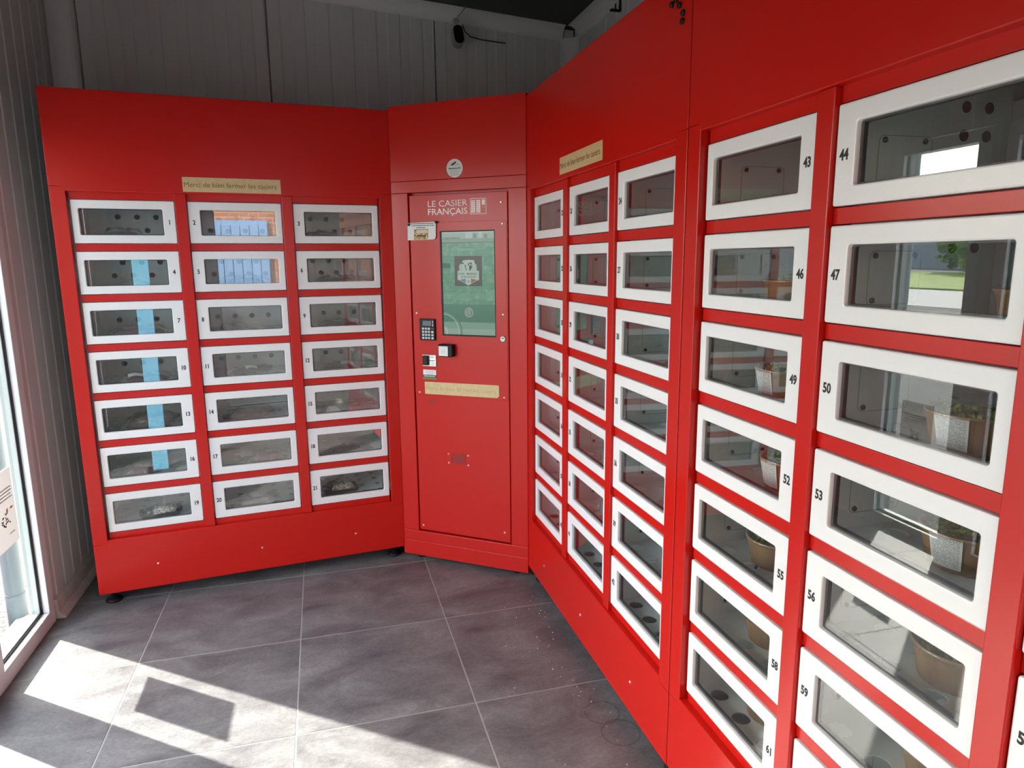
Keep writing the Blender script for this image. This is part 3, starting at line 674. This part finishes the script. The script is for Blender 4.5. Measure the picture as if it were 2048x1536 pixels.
# coin return window with four screws
cw = obj('return_flap', plate('rf', .2890, .5365, .3630, .5865, .006, .0032, .0042, .0004), mat('red_recess', (.30, .012, .01), .3), K)
obj('flap_rim', ring('fr', (.2870, .5345, .3650, .5885), (.2895, .5370, .3625, .5860), .007, .006, .0022, .0042), RED, K)
for u, z in ((.2725, .5835), (.2735, .5370), (.3795, .5840), (.3800, .5350)): obj('screw', SCREWM, CHROME, kd, (u, .0042, z))
obj('blank_cover', box_mesh('bc', .1720, .0034, .8320, .1985, .0044, .8520), mat('red_recess', (.3, .012, .01)), K)
obj('pin_hole', disc_mesh('ph', .276, .677, .0022, .0036, .0042, 8, .0002), INK, kd)
sign(KL, KRZ, .153, .880, .549, .941, .0016, 'tan plate with faded pale lettering stuck low on the payment kiosk', ENGR2, math.radians(-.55), True)
# paper note with two magnets, round camera sticker
nt_ = empty('paper_note', KL+Vector((0, 0, 0)), KRZ, 'small white printed note held by magnets at the kiosk door edge', 'note')
obj('sheet', loft('ns', [([(.0885, 1.6185)]+[(.226+.014*math.cos(a), 1.6335+.014*math.sin(a)) for a in (-PI/2, -PI/4, 0)]+[(.2415, 1.7015), (.0905, 1.6975)], -.0045), ([(.0885, 1.6185)]+[(.226+.014*math.cos(a), 1.6335+.014*math.sin(a)) for a in (-PI/2, -PI/4, 0)]+[(.2415, 1.7015), (.0905, 1.6975)], -.0039)], True, True), PAPER, nt_)
obj('note_text', lines_mesh('nt', [(.108, .230, 1.6935), (.112, .236, 1.6845), (.138, .185, 1.675)], -.005, .0028), INK, nt_)
def jar_print():
    m = noisy('jar_print', (.28, .16, .06), (.75, .6, .35), 90, rough=.7, detail=3); return m
obj('note_picture', box_mesh('np', .1230, -.0049, 1.6205, .2000, -.0046, 1.6680), jar_print(), nt_)
obj('note_picture_lid', loft('npl', [(rrect(.1350, 1.6490, .1990, 1.6660, .008, 4), -.0052)], True), mat('cream_print', (.72, .60, .42), .7), nt_)
obj('note_picture_band', loft('npl', [(rrect(.1330, 1.6480, .2000, 1.6680, .009, 4), -.0050)], True), mat('brown_print', (.06, .03, .015), .7), nt_)
obj('note_picture_text', lines_mesh('npt', [(.143, .188, 1.638)], -.0052, .008), mat('brown_print2', (.12, .07, .02), .7), nt_)
MAGM = loft('magnet', [(circ(0, 0, .0065, 16), 0), (circ(0, 0, .0065, 16), -.005), (circ(0, 0, .0045, 16), -.0065)], True, True)
MK = Matrix.Translation(KL) @ Matrix.Rotation(KRZ, 4, 'Z')
for u, z in ((.099, 1.6905), (.2430, 1.6990)):
    m_ = obj('magnet', MAGM, BLACK, None, MK @ Vector((u, -.0046, z)), (0, 0, KRZ)); tag(m_, 'black button magnet pinning the paper note to the kiosk', 'magnet', 'magnets on the paper note')
st = empty('camera_sticker', KL, KRZ, 'round white camera surveillance sticker on the kiosk header', 'sticker')
obj('disc', disc_mesh('sd', .343, 1.9345, .0405, -.0006, .0, 40, .0002), PRINT, st)
obj('disc_face', disc_mesh('sd', .343, 1.9345, .0375, -.0009, -.0005, 40, .0001), mat('sticker_grey', (.62, .64, .60), .5), st)
def tp(pts): return mesh_from('cp', [(x, -.0012, z) for x, z in pts], [tuple(range(len(pts)))])
obj('camera_symbol', join('cs', [tp([(.3260, 1.9520), (.3500, 1.9650), (.3520, 1.9590), (.3500, 1.9560), (.3340, 1.9470), (.3270, 1.9470)]), tp([(.3380, 1.9482), (.3590, 1.9492), (.3590, 1.9500), (.3380, 1.9490)]), tp([(.3585, 1.9450), (.3598, 1.9450), (.3598, 1.9545), (.3585, 1.9545)])]), INK, st)
tm = text_mesh('Vidéoprotection 24/24', .0058, .80, -.0012, .00022); obj('sticker_lettering', shift(tm, .343, 0, 1.9345), INK, st)
obj('sticker_text', lines_mesh('stx', [(.322, .362, 1.9250), (.320, .366, 1.9185), (.320, .360, 1.9125), (.320, .364, 1.9055), (.322, .335, 1.9000)], -.0012, .0014), GREYINK, st)
for e_, off in ((il, (.18, 0, .951)), (nt_, (.165, 0, 1.6185)), (st, (.343, 0, 1.894))):      # put each sticker's origin at its own foot
    e_.location = MK @ Vector(off)
    for ch in e_.children: ch.location = Vector(ch.location)-Vector(off)
# button magnets on the header of the middle cabinet
MB_ = UNITS['B'][0]
for wy, wz in ((-1.858, 2.149), (-1.879, 2.153), (-1.897, 2.135), (-1.916, 2.112), (-1.913, 2.094)):
    m_ = obj('magnet', MAGM, BLACK, None, (2.0145, wy, wz), (0, 0, -PI/2)); m_.scale = (1.15, 1, 1.15)
    tag(m_, 'black button magnet stuck high on the header above locker 24', 'magnet', 'spare magnets on the red header')

# ------------------------------------------------------------------ goods inside the lockers
def place(key, n, du, depth):
    Mx, rz, first = UNITS[key]; r, c = divmod(n-first, 3)
    return Mx @ Vector((COLX[c]+du, depth, Z1-r*PIT-DH+SHELF_UP[key])), rz
def lump(name, sx, sy, h, seed, rough=.12, n=20, m=10, pw=.6):
    rnd = random.Random(seed); ph = [rnd.uniform(0, 6.28) for _ in range(6)]
    V = []; F = []
    for k in range(m+1):
        t = k/m; rr = math.sin(PI*(.5+.5*t)) if False else (1-t**3)**.5 if t < 1 else 0
        z = h*(t**.75)
        for i in range(n):
            a = 2*PI*i/n; c_, s_ = math.cos(a), math.sin(a)
            q = 1+rough*(math.sin(2*a+ph[0])+.6*math.sin(3*a+ph[1])+.4*math.sin(5*a+ph[2]+t*3))
            V.append((sx*rr*q*math.copysign(abs(c_)**pw, c_), sy*rr*q*math.copysign(abs(s_)**pw, s_), z*(1+rough*math.sin(4*a+ph[3])*.5)+.0005))
    for k in range(m):
        for i in range(n):
            j = (i+1) % n; F.append((k*n+i, k*n+j, (k+1)*n+j, (k+1)*n+i))
    F.append(tuple(range(n))[::-1])
    me = mesh_from(name, V, F); me.shade_smooth(); return me
def bag_mesh(sx, sy, cx, mx, my, h, seed):
    rnd = random.Random(seed); ph = [rnd.uniform(0, 6.28) for _ in range(8)]; N = 26; Mn = 18; V = []; F = []
    for j in range(Mn+1):
        for i in range(N+1):
            u = -1+2*i/N; v = -1+2*j/Mn; x = u*sx+cx; y = v*sy
            q = max(0, 1-((x/(mx*1.35))**4+(y/(my*1.35))**4))
            edge = max(abs(u), abs(v))
            z = .003+(h+.004)*q**.6+.0035*(math.sin(9*u+ph[0]+3*v)+math.sin(13*v+ph[1]-4*u)+.7*math.sin(17*(u+v)+ph[2]))*(1 if edge < .97 else .4)
            if q == 0: z += .010*max(0, math.sin(3*u+ph[3]))*max(0, edge-.5)*2
            V.append((x, y, max(z, .0008)))
    for j in range(Mn):
        for i in range(N):
            a = j*(N+1)+i; F.append((a, a+1, a+N+2, a+N+1))
    me = mesh_from('bag', V, F); me.shade_smooth(); return me
MEATS = {'dark': noisy('dark_meat', (.020, .008, .007), (.075, .022, .018), 45, rough=.35), 'red': noisy('red_meat', (.11, .016, .014), (.27, .06, .05), 40, rough=.35),
         'brown': noisy('brown_meat', (.07, .03, .015), (.24, .11, .06), 60, rough=.4), 'pink': noisy('pink_meat', (.38, .16, .14), (.60, .36, .32), 35, rough=.4),
         'pale': noisy('pale_meat', (.55, .48, .42), (.70, .66, .60), 40, rough=.4), 'speck': noisy('speckled_white', (.14, .12, .09), (.78, .75, .66), 130, rough=.7, lo=.42, hi=.56),
         'beige': noisy('beige_speckled', (.18, .13, .07), (.62, .54, .40), 110, rough=.6, lo=.38, hi=.6)}
def label_material():
    m = mat('price_label', (.8, .8, .78), .45); N, L = m.node_tree.nodes, m.node_tree.links; b = N['Principled BSDF']
    tc = N.new('ShaderNodeUVMap'); sp = N.new('ShaderNodeSeparateXYZ'); L.new(tc.outputs[0], sp.inputs[0])
    v = N.new('ShaderNodeMath'); v.operation = 'MULTIPLY'; v.inputs[1].default_value = 19; L.new(sp.outputs[1], v.inputs[0])
    fr = N.new('ShaderNodeMath'); fr.operation = 'FRACT'; L.new(v.outputs[0], fr.inputs[0])
    ln = N.new('ShaderNodeMath'); ln.operation = 'LESS_THAN'; ln.inputs[1].default_value = .38; L.new(fr.outputs[0], ln.inputs[0])
    fl = N.new('ShaderNodeMath'); fl.operation = 'FLOOR'; L.new(v.outputs[0], fl.inputs[0])
    cb = N.new('ShaderNodeCombineXYZ'); um = N.new('ShaderNodeMath'); um.operation = 'MULTIPLY'; um.inputs[1].default_value = 24; L.new(sp.outputs[0], um.inputs[0])
    vm = N.new('ShaderNodeMath'); vm.operation = 'MULTIPLY'; vm.inputs[1].default_value = 7.3; L.new(fl.outputs[0], vm.inputs[0])
    L.new(um.outputs[0], cb.inputs[0]); L.new(vm.outputs[0], cb.inputs[1])
    n = N.new('ShaderNodeTexNoise'); n.inputs['Scale'].default_value = 1; n.inputs['Detail'].default_value = 3; L.new(cb.outputs[0], n.inputs[0])
    g = N.new('ShaderNodeMath'); g.operation = 'GREATER_THAN'; g.inputs[1].default_value = .47; L.new(n.outputs[0], g.inputs[0])
    mm = N.new('ShaderNodeMath'); mm.operation = 'MULTIPLY'; L.new(ln.outputs[0], mm.inputs[0]); L.new(g.outputs[0], mm.inputs[1])
    # blank margins
    for o, op, th in ((0, 'GREATER_THAN', .07), (0, 'LESS_THAN', .93), (1, 'GREATER_THAN', .06), (1, 'LESS_THAN', .95)):
        c = N.new('ShaderNodeMath'); c.operation = op; c.inputs[1].default_value = th; L.new(sp.outputs[o], c.inputs[0])
        k = N.new('ShaderNodeMath'); k.operation = 'MULTIPLY'; L.new(mm.outputs[0], k.inputs[0]); L.new(c.outputs[0], k.inputs[1]); mm = k
    mx = N.new('ShaderNodeMixRGB'); mx.inputs[1].default_value = (.8, .8, .78, 1); mx.inputs[2].default_value = (.30, .30, .30, 1); L.new(mm.outputs[0], mx.inputs[0]); L.new(mx.outputs[0], b.inputs['Base Color'])
    return m
LABEL = label_material()
def uv_grid(name, nx, ny, fn):
    V = []; F = []; UV = []
    for j in range(ny+1):
        for i in range(nx+1): V.append(fn(i/nx, j/ny))
    for j in range(ny):
        for i in range(nx):
            a = j*(nx+1)+i; F.append((a, a+1, a+nx+2, a+nx+1)); UV += [(i/nx, j/ny), ((i+1)/nx, j/ny), ((i+1)/nx, (j+1)/ny), (i/nx, (j+1)/ny)]
    me = mesh_from(name, V, F); ul = me.uv_layers.new(name='UVMap')
    for k, uv in enumerate(UV): ul.data[k].uv = uv
    me.shade_smooth(); return me
def pack(key, n, du, depth, rot, kind, sx, sy, h, label, bag=(.05, .03, .01), tagpos=None):
    p, rz = place(key, n, du, depth)
    e = empty('vacuum_pack', p+Vector((0, 0, .0006)), rz+rot, label, 'packaged meat', 'packs of meat in the lockers')
    seed = n*13+5
    if kind.startswith('slices'):
        m_ = MEATS['brown' if kind == 'slices' else 'pink']; K_ = 7
        for i in range(K_):
            me = lump('slice', sx, sy, h/K_*.85, seed+i, .05, 20, 4, .8)
            obj('slice', me, m_, e, ((i-K_/2)*.008, random.uniform(-.004, .004), i*h/K_), (0, .06, 0))
    elif kind == 'sausage':
        pts = []
        for i in range(15):
            t = -1+i/7; pts.append((t*sx, sy*.5*(1-t*t)-sy*.2, h*.5+.006*(t+1)))
        rad = [h*.5*max(.18, (1-abs(-1+i/7)**5)**.5) for i in range(15)]
        obj('sausage', tube_mesh('sausage', pts, rad, 14), MEATS['dark'], e)
    else:
        obj('meat', lump('meat', sx, sy, h, seed), MEATS[kind], e)
    if bag: obj('bag', bag_mesh(sx+bag[0], sy+bag[1], bag[2], sx, sy, h+.003, seed), BAG, e)
    if tagpos:
        tx, ty, tw, th = tagpos
        zt = h*.9+.008
        obj('price_label', uv_grid('plabel', 6, 4, lambda u, v: (tx+(u-.5)*tw, ty+(v-.5)*th, zt+.004*math.sin(u*4)+(.010*v if key == 'A' else 0))), LABEL, e)
    return e
LB = 'behind locker door %d'
pack('A', 1, .17, .10, .0, 'dark', .060, .035, .034, 'dark vacuum-packed meat in a clear bag '+LB % 1, (.07, .03, .05))
pack('A', 3, .13, .10, 0, 'dark', .062, .045, .026, 'dark grainy vacuum pack '+LB % 3)
pack('A', 4, .20, .10, .25, 'pale', .045, .03, .022, 'crumpled clear bag with a pale piece '+LB % 4, (.065, .035, -.02))
pack('A', 5, .21, .11, -.08, 'dark', .085, .045, .040, 'large dark vacuum-packed joint '+LB % 5, (.05, .03, -.02))
pack('A', 6, .20, .13, .05, 'red', .080, .05, .030, 'red vacuum-packed cut with small label '+LB % 6, (.04, .03, 0), (-.02, -.035, .04, .025))
pack('A', 7, .19, .12, .12, 'red', .095, .035, .034, 'long dark red vacuum-packed fillet '+LB % 7, (.05, .03, -.02))
pack('A', 8, .15, .11, 0, 'brown', .050, .04, .030, 'brown vacuum-packed piece '+LB % 8, (.07, .03, .03))
pack('A', 9, .20, .14, .1, 'red', .075, .05, .026, 'glossy reddish vacuum pack '+LB % 9)
pack('A', 10, .20, .12, .22, 'red', .085, .030, .032, 'dark red vacuum pack with white label edge '+LB % 10, (.05, .03, 0), (-.05, -.05, .06, .02))
pack('A', 11, .21, .12, .2, 'sausage', .095, .03, .034, 'long dark dry sausage in clear film '+LB % 11, (.02, .03, 0), (-.01, -.04, .05, .02))
pack('A', 12, .20, .13, .0, 'red', .085, .045, .022, 'flat red vacuum pack with cream label '+LB % 12, (.03, .03, 0), (.02, -.03, .06, .035))
pack('A', 13, .205, .14, 0, 'slices', .095, .06, .050, 'tall pile of thin brown dried slices '+LB % 13)
pack('A', 14, .19, .15, .1, 'slices2', .095, .06, .036, 'fanned pinkish slices in clear film '+LB % 14)
pack('A', 16, .14, .11, .1, 'red', .060, .045, .030, 'red minced pack topped by a white label '+LB % 16, (.02, .02, 0), (0, 0, .07, .05))
pack('A', 17, .26, .13, .15, 'pink', .075, .055, .026, 'pink sliced pack beside a white label '+LB % 17, (.05, .02, -.03), (-.105, 0, .06, .06))
pack('A', 18, .20, .13, .25, 'brown', .070, .025, .020, 'thin brown pack with narrow label '+LB % 18, (.05, .04, 0), (.03, 0, .07, .02))
pack('A', 20, .18, .13, .1, 'pale', .070, .045, .020, 'pale flat vacuum pack with white label '+LB % 20, (.05, .03, 0), (.02, 0, .075, .055))
TRAYM = loft('tray', [(rrect(-.075, -.045, .075, .045, .012, 4), 0), (rrect(-.085, -.055, .085, .055, .014, 4), .022), (rrect(-.089, -.059, .089, .059, .015, 4), .022), (rrect(-.078, -.048, .078, .048, .012, 4), .002)], True, True)
TRAYM.transform(Matrix(((1, 0, 0, 0), (0, 0, 1, 0), (0, 1, 0, 0), (0, 0, 0, 1))))
for n, kind, du, dp, lab in ((19, 'speck', .20, .11, 'white speckled roll on a black tray behind locker door 19'), (21, 'beige', .155, .12, 'beige crumbed piece on a black tray behind locker door 21')):
    p, rz = place('A', n, du, dp); e = empty('food_tray', p+Vector((0, 0, .0006)), rz+.12, lab, 'food tray', 'black food trays')
    obj('tray', TRAYM, BLACK, e); obj('food', shift(lump('food', .052, .032, .045, n, .06), .015, 0, .003), MEATS[kind], e)
    obj('film', bag_mesh(.082, .052, 0, .055, .036, .050, n), LID, e)
    obj('price_label', uv_grid('pl', 5, 3, lambda u, v: (-.01+u*.055, -.02+v*.035, .0565+.003*math.sin(3*u))), LABEL, e)
p, rz = place('A', 15, .13, .09)
wr = obj('paper_wrap', mesh_from('wrap', [(-.05, -.03, 0), (.05, -.03, 0), (.06, .05, 0), (-.04, .05, 0), (-.02, -.01, .034), (.02, 0, .03), (.03, .045, .012), (-.02, .045, .02)], [(0, 1, 5, 4), (1, 2, 6, 5), (2, 3, 7, 6), (3, 0, 4, 7), (4, 5, 6, 7), (3, 2, 1, 0)]), PAPER, None, p+Vector((0, 0, .0006)), (0, 0, rz+.2))
tag(wr, 'white folded paper parcel behind locker door 15', 'parcel')
pack('B', 30, .22, .16, .1, 'pale', .07, .05, .016, 'flat pale pack lying '+LB % 30)
pack('B', 33, .27, .14, -.6, 'pale', .06, .045, .03, 'pale pack with large white printed label '+LB % 33, (.03, .02, 0), (0, 0, .085, .06))
pack('B', 39, .31, .13, .3, 'pink', .06, .05, .05, 'bulky pink and grey pack '+LB % 39)
pack('B', 42, .31, .13, .2, 'pink', .06, .05, .045, 'lowest bulky pack, half hidden by the post, '+LB % 42)
# salad bowls
KRAFT = noisy('kraft_card', (.33, .19, .085), (.43, .26, .125), 30, rough=.6, stretch=(1, 1, .2))
LEAF = noisy('salad_green', (.05, .12, .015), (.30, .36, .08), 70, rough=.45); LEAF2 = noisy('salad_yellow', (.35, .26, .05), (.55, .45, .15), 60, rough=.5)
RB, RT, HB = .066, .079, .068
BOWLM = lathe('bowl', [(RB-.004, 0), (RB, .002), (RT-.001, HB-.002), (RT+.0025, HB-.001), (RT+.0025, HB+.003), (RT-.002, HB+.003), (RT-.003, HB-.002), (RB-.001, .006)], 40)
LIDM = lathe('lid', [(RT+.0035, HB-.004), (RT+.0042, HB+.004), (RT-.004, HB+.005), (RT-.008, HB+.018), (RT-.014, HB+.0215), (RT-.02, HB+.0205)], 40)
SALM = []
for s in range(3):
    rnd = random.Random(40+s); V = []; F = []
    for k in range(330):
        a = rnd.uniform(0, 2*PI); r = (RT-.012)*math.sqrt(rnd.random()); z = HB-.012+.020*(1-(r/RT)**2)+rnd.uniform(-.006, .006)
        L0 = rnd.uniform(.006, .016); tdir = Vector((rnd.uniform(-1, 1), rnd.uniform(-1, 1), rnd.uniform(-.5, .8))).normalized(); nd = tdir.orthogonal().normalized()
        c = Vector((r*math.cos(a), r*math.sin(a), z)); b0 = len(V)
        V += [c-tdir*L0*.5, c+nd*L0*.3, c+tdir*L0*.5+Vector((0, 0, .002)), c-nd*L0*.3]; F.append((b0, b0+1, b0+2, b0+3))
    me = mesh_from('salad', V, F); me.materials.append(LEAF); me.materials.append(LEAF2)
    for i, q in enumerate(me.polygons): q.material_index = 1 if i % 4 == 0 else 0
    SALM.append(me)
def blabel(a0, a1, z0, z1):
    def fn(u, v):
        a = a0+(a1-a0)*u; z = z0+(z1-z0)*v; r = RB+(RT-RB)*z/HB+.0012+.006*max(0, v-.9)+.004*max(0, u-.9)
        return (r*math.cos(a), r*math.sin(a), z)
    return uv_grid('bl', 12, 8, fn)
BLM = blabel(-2.35, -1.45, .006, .072); BLM2 = blabel(-2.30, -1.55, .010, .070)
BOWLS = [(46, .150, .165, 0, 'kraft salad bowl with a bright rimmed clear lid behind locker door 46'), (49, .130, .170, 1, 'kraft salad bowl with a curled white label behind locker door 49'),
         (52, .175, .165, 1, 'kraft salad bowl above dark shelf holes, label cut off by locker door 52'), (55, .145, .160, 0, 'kraft salad bowl with green leaves under its lid behind locker door 55'),
         (58, .145, .165, 0, 'kraft salad bowl, lid in shade, behind locker door 58'), (61, .150, .170, 0, 'kraft salad bowl at the foot of its column, behind locker door 61'),
         (47, .300, .165, 0, 'brown kraft salad bowl behind locker door 47'), (50, .190, .170, 2, 'kraft salad bowl with large white label behind locker door 50'),
         (53, .195, .180, 2, 'kraft salad bowl with white price label behind locker door 53'), (56, .215, .165, 0, 'kraft salad bowl beside a mirrored sunny floor patch, behind locker door 56'), (59, .215, .165, 0, 'kraft salad bowl half hidden by the frame of locker door 59')]
for i, (n, du, dp, lb, lab) in enumerate(BOWLS):
    p, rz = place('C', n, du, dp)
    e = empty('salad_bowl', p+Vector((0, 0, .0006)), rz, lab, 'salad bowl', 'kraft salad bowls in the lockers')
    obj('bowl', BOWLM, KRAFT, e); obj('salad', SALM[i % 3], None, e); obj('lid', LIDM, LID, e)
    if lb: obj('price_label', BLM if lb == 1 else BLM2, LABEL, e, rot=(0, 0, .25 if lb == 1 else .55))

# ------------------------------------------------------------------ security camera, bracket, crumbs
cx, cy, cz = 1.925, .40, 2.79
sc_ = empty('security_camera', (cx, cy, cz), 0, 'black and grey security camera hanging below the cove on a wire', 'camera')
hs = loft('camera_housing', [(rrect(-.030, -.075, .030, .030, .029, 6), .050), (rrect(-.032, -.078, .032, .032, .031, 6), -.004), (rrect(-.030, -.075, .030, .030, .029, 6), -.010)], True, True)
CAMG = mat('camera_grey', (.35, .35, .34), .4)
ho = obj('housing', hs, CAMG, sc_, (0, 0, -.035), (math.radians(-8), math.radians(-6), 0))
obj('face', loft('fc', [(rrect(-.0265, -.071, .0265, .0265, .026, 6), -.0104), (rrect(-.025, -.069, .025, .025, .0245, 6), -.0125)], True, True), mat('camera_black', (.004, .004, .005), .15), ho)
obj('mount_ball', lathe('mb', [(.004, -.016), (.014, -.010), (.017, 0), (.014, .010), (.004, .016)], 16), CAMG, sc_, (-.005, .02, .020))
obj('mount_arm', tube_mesh('ma', [(-.005, .02, .02), (-.003, .05, .035), (0, .10, .05)], .008), CAMG, sc_)
obj('antenna', tube_mesh('an', [(.0, .0, .035), (.045, -.01, .085)], .003), CAMG, sc_)
obj('cable', tube_mesh('ca', [(.03, .01, 0), (.05, .05, -.02), (.09, .085, -.035), (.16, .105, -.04), (.30, .118, -.045)], .003), BLACK, sc_)
br = obj('corner_bracket', join('br', [box_mesh('q', XR-.006, -.135, 2.74, XR-.001, -.115, 2.84), box_mesh('q', XR-.055, -.135, 2.74, XR-.001, -.115, 2.748), box_mesh('q', XR-.030, -.130, 2.748, XR-.026, -.120, 2.775)]), BLACK)
tag(br, 'black metal corner bracket fixed high on the right wall', 'bracket')
rnd = random.Random(3); bmc = bmesh.new()
for k in range(46):
    x = 2.0-abs(rnd.gauss(0, .13)); y = rnd.uniform(-1.9, -.75); s = rnd.uniform(.0012, .0026)
    if x < 1.3: continue
    bmesh.ops.create_icosphere(bmc, subdivisions=1, radius=s, matrix=Matrix.Translation((x, y, s*.8)))
tag(obj('crumbs', from_bm('crumbs', bmc), mat('crumb', (.6, .58, .52), .8)), 'tiny pale crumbs scattered on the dark floor tiles', 'crumbs', kind='stuff')

# ------------------------------------------------------------------ outdoors
ASPH = noisy('asphalt', (.035, .034, .033), (.12, .117, .114), 55, rough=.9, detail=8, bump=.5)
tag(obj('ground', mesh_from('ground', [(-90, -60, -.02), (60, -60, -.02), (60, 110, -.02), (-90, 110, -.02)], [(0, 1, 2, 3)]), ASPH), kind='structure')
tag(obj('road', box_mesh('road', -24, -60, -.018, -15, 110, -.005), noisy('road_pale', (.40, .39, .37), (.48, .47, .45), 3, rough=.9)), kind='structure')
tag(obj('lawn', box_mesh('lawn', -52, -60, -.018, -24.3, 110, .06), noisy('lawn_green', (.10, .20, .02), (.28, .34, .06), .7, rough=.9)), kind='structure')
pp = empty('downpipe', (-.218, -.325, 0), 0, 'pale blue white downpipe outside the window frame', 'pipe')
obj('pipe', lathe('pipe', [(.037, -.02), (.037, .13), (.037, 2.9)], 24), mat('pale_pipe', (.13, .155, .162), .45, spec=.3), pp)
obj('joint', lathe('joint', [(.0385, .128), (.0385, .134)], 24), mat('pipe_joint', (.09, .11, .115), .5), pp)
def tree_mesh(seed, rx, rz_, nleaf, lsz):
    rnd = random.Random(seed); V = []; F = []
    for k in range(nleaf):
        d = Vector((rnd.gauss(0, 1), rnd.gauss(0, 1), rnd.gauss(0, 1))).normalized(); q = rnd.uniform(.6, 1)
        c = Vector((d.x*rx*q, d.y*rx*q, d.z*rz_*q))*(1+.2*math.sin(d.x*5+seed)*math.cos(d.z*4))
        t = Vector((rnd.gauss(0, 1), rnd.gauss(0, 1), rnd.gauss(0, 1))).normalized(); n_ = t.orthogonal(); s = lsz*rnd.uniform(.6, 1.3); b0 = len(V)
        V += [c-t*s, c+n_*s*.5, c+t*s, c-n_*s*.5]; F.append((b0, b0+1, b0+2, b0+3))
    return mesh_from('crown', V, F)
CROWN = [tree_mesh(s, 2.2, 2.6, 2600, .22) for s in (1, 2)]
BARK = mat('bark', (.10, .075, .05), .9); FOL = noisy('foliage', (.05, .12, .015), (.20, .32, .05), .9, rough=.7)
TRUNK = tube_mesh('trunk', [(0, 0, -.1), (.05, 0, 1.2), (.1, .05, 3.2)], [.16, .13, .06], 8)
for i in range(14):
    x = -49-(i % 2)*5.5; y = 14+i*6.6; s = random.uniform(1.25, 1.55)
    t = empty('tree', (x, y, 0), random.uniform(0, 6), 'leafy green tree beyond the road and lawn', 'tree', 'trees beyond the lawn'); t.scale = (s, s, s)
    obj('crown', CROWN[i % 2], FOL, t, (0, 0, 2.7)); obj('trunk', TRUNK, BARK, t)
fb = empty('far_building', (-74, 66, 0), .35, 'grey blue low building behind the trees', 'building')
obj('wall', box_mesh('fbw', -4, -28, 0, 4, 28, 4.5), mat('far_grey', (.22, .27, .33), .8), fb); obj('roof', box_mesh('fbr', -4.5, -28.5, 4.5, 4.5, 28.5, 5), mat('far_roof', (.5, .52, .55), .7), fb)
# brick house seen in the reflections of the left cabinet
bh = empty('brick_house', (2.2, -10.5, 0), 0, 'orange brick house with a blue garage door across the yard', 'house')
mb = mat('orange_brick', (.5, .2, .1), .85); N, L = mb.node_tree.nodes, mb.node_tree.links
bt = N.new('ShaderNodeTexBrick'); bt.inputs['Scale'].default_value = 3; bt.inputs['Color1'].default_value = (.58, .21, .10, 1); bt.inputs['Color2'].default_value = (.46, .15, .075, 1); bt.inputs['Mortar'].default_value = (.55, .48, .40, 1); bt.inputs['Mortar Size'].default_value = .02
gp = N.new('ShaderNodeTexCoord'); sx_ = N.new('ShaderNodeSeparateXYZ'); cb_ = N.new('ShaderNodeCombineXYZ')
L.new(gp.outputs['Object'], sx_.inputs[0]); L.new(sx_.outputs[0], cb_.inputs[0]); L.new(sx_.outputs[2], cb_.inputs[1]); L.new(cb_.outputs[0], bt.inputs[0]); L.new(bt.outputs[0], N['Principled BSDF'].inputs['Base Color'])
obj('wall', box_mesh('bw', -4, -5, 0, 4, 0, 6), mb, bh)
BLU = mat('blue_paint', (.26, .42, .66), .45)
gd = obj('garage_door', box_mesh('gd', -.75, 0, 0, .22, .06, 2.28), BLU, bh)
for k in range(6): obj('door_board', box_mesh('db', -.73+k*.16, .06, .02, -.585+k*.16, .08, 2.2, bev=.004), BLU, gd)
obj('window', box_mesh('bwn', .75, 0, .9, 1.6, .05, 2.2), mat('lilac_frame', (.45, .42, .62), .5), bh); obj('window', box_mesh('bwn', -3, 0, 3.4, -2, .05, 4.8), mat('lilac_frame', (.45, .42, .62)), bh)
gw = obj('added_dark_wall', box_mesh('gw', -1.5, -9.75, -.02, 5.5, -9.45, 1.15, bev=.02), noisy('added_wall_dark', (.05, .05, .055), (.12, .115, .11), 6, rough=.9))  # unseen low wall, added to darken the house mirrored in the panes
tag(gw, 'low dark wall added unseen before the brick house to darken its reflection', 'wall')
# unseen glowing stand-in, added for the blue stripe mirrored in the left lockers
lt = empty('stripe_standin', (.362, -2.45, 0), 0, 'slim glowing light blue column added unseen to make the stripe in the panes of lockers 4 to 16', 'stand-in')
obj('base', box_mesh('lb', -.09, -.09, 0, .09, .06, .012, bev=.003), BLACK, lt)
obj('column', box_mesh('lc', -.052, -.03, .012, .052, .03, 1.60, bev=.004), mat('blue_stripe_glow', (.2, .5, .7), .3, emit=((.035, .40, .70), 1.5)), lt)
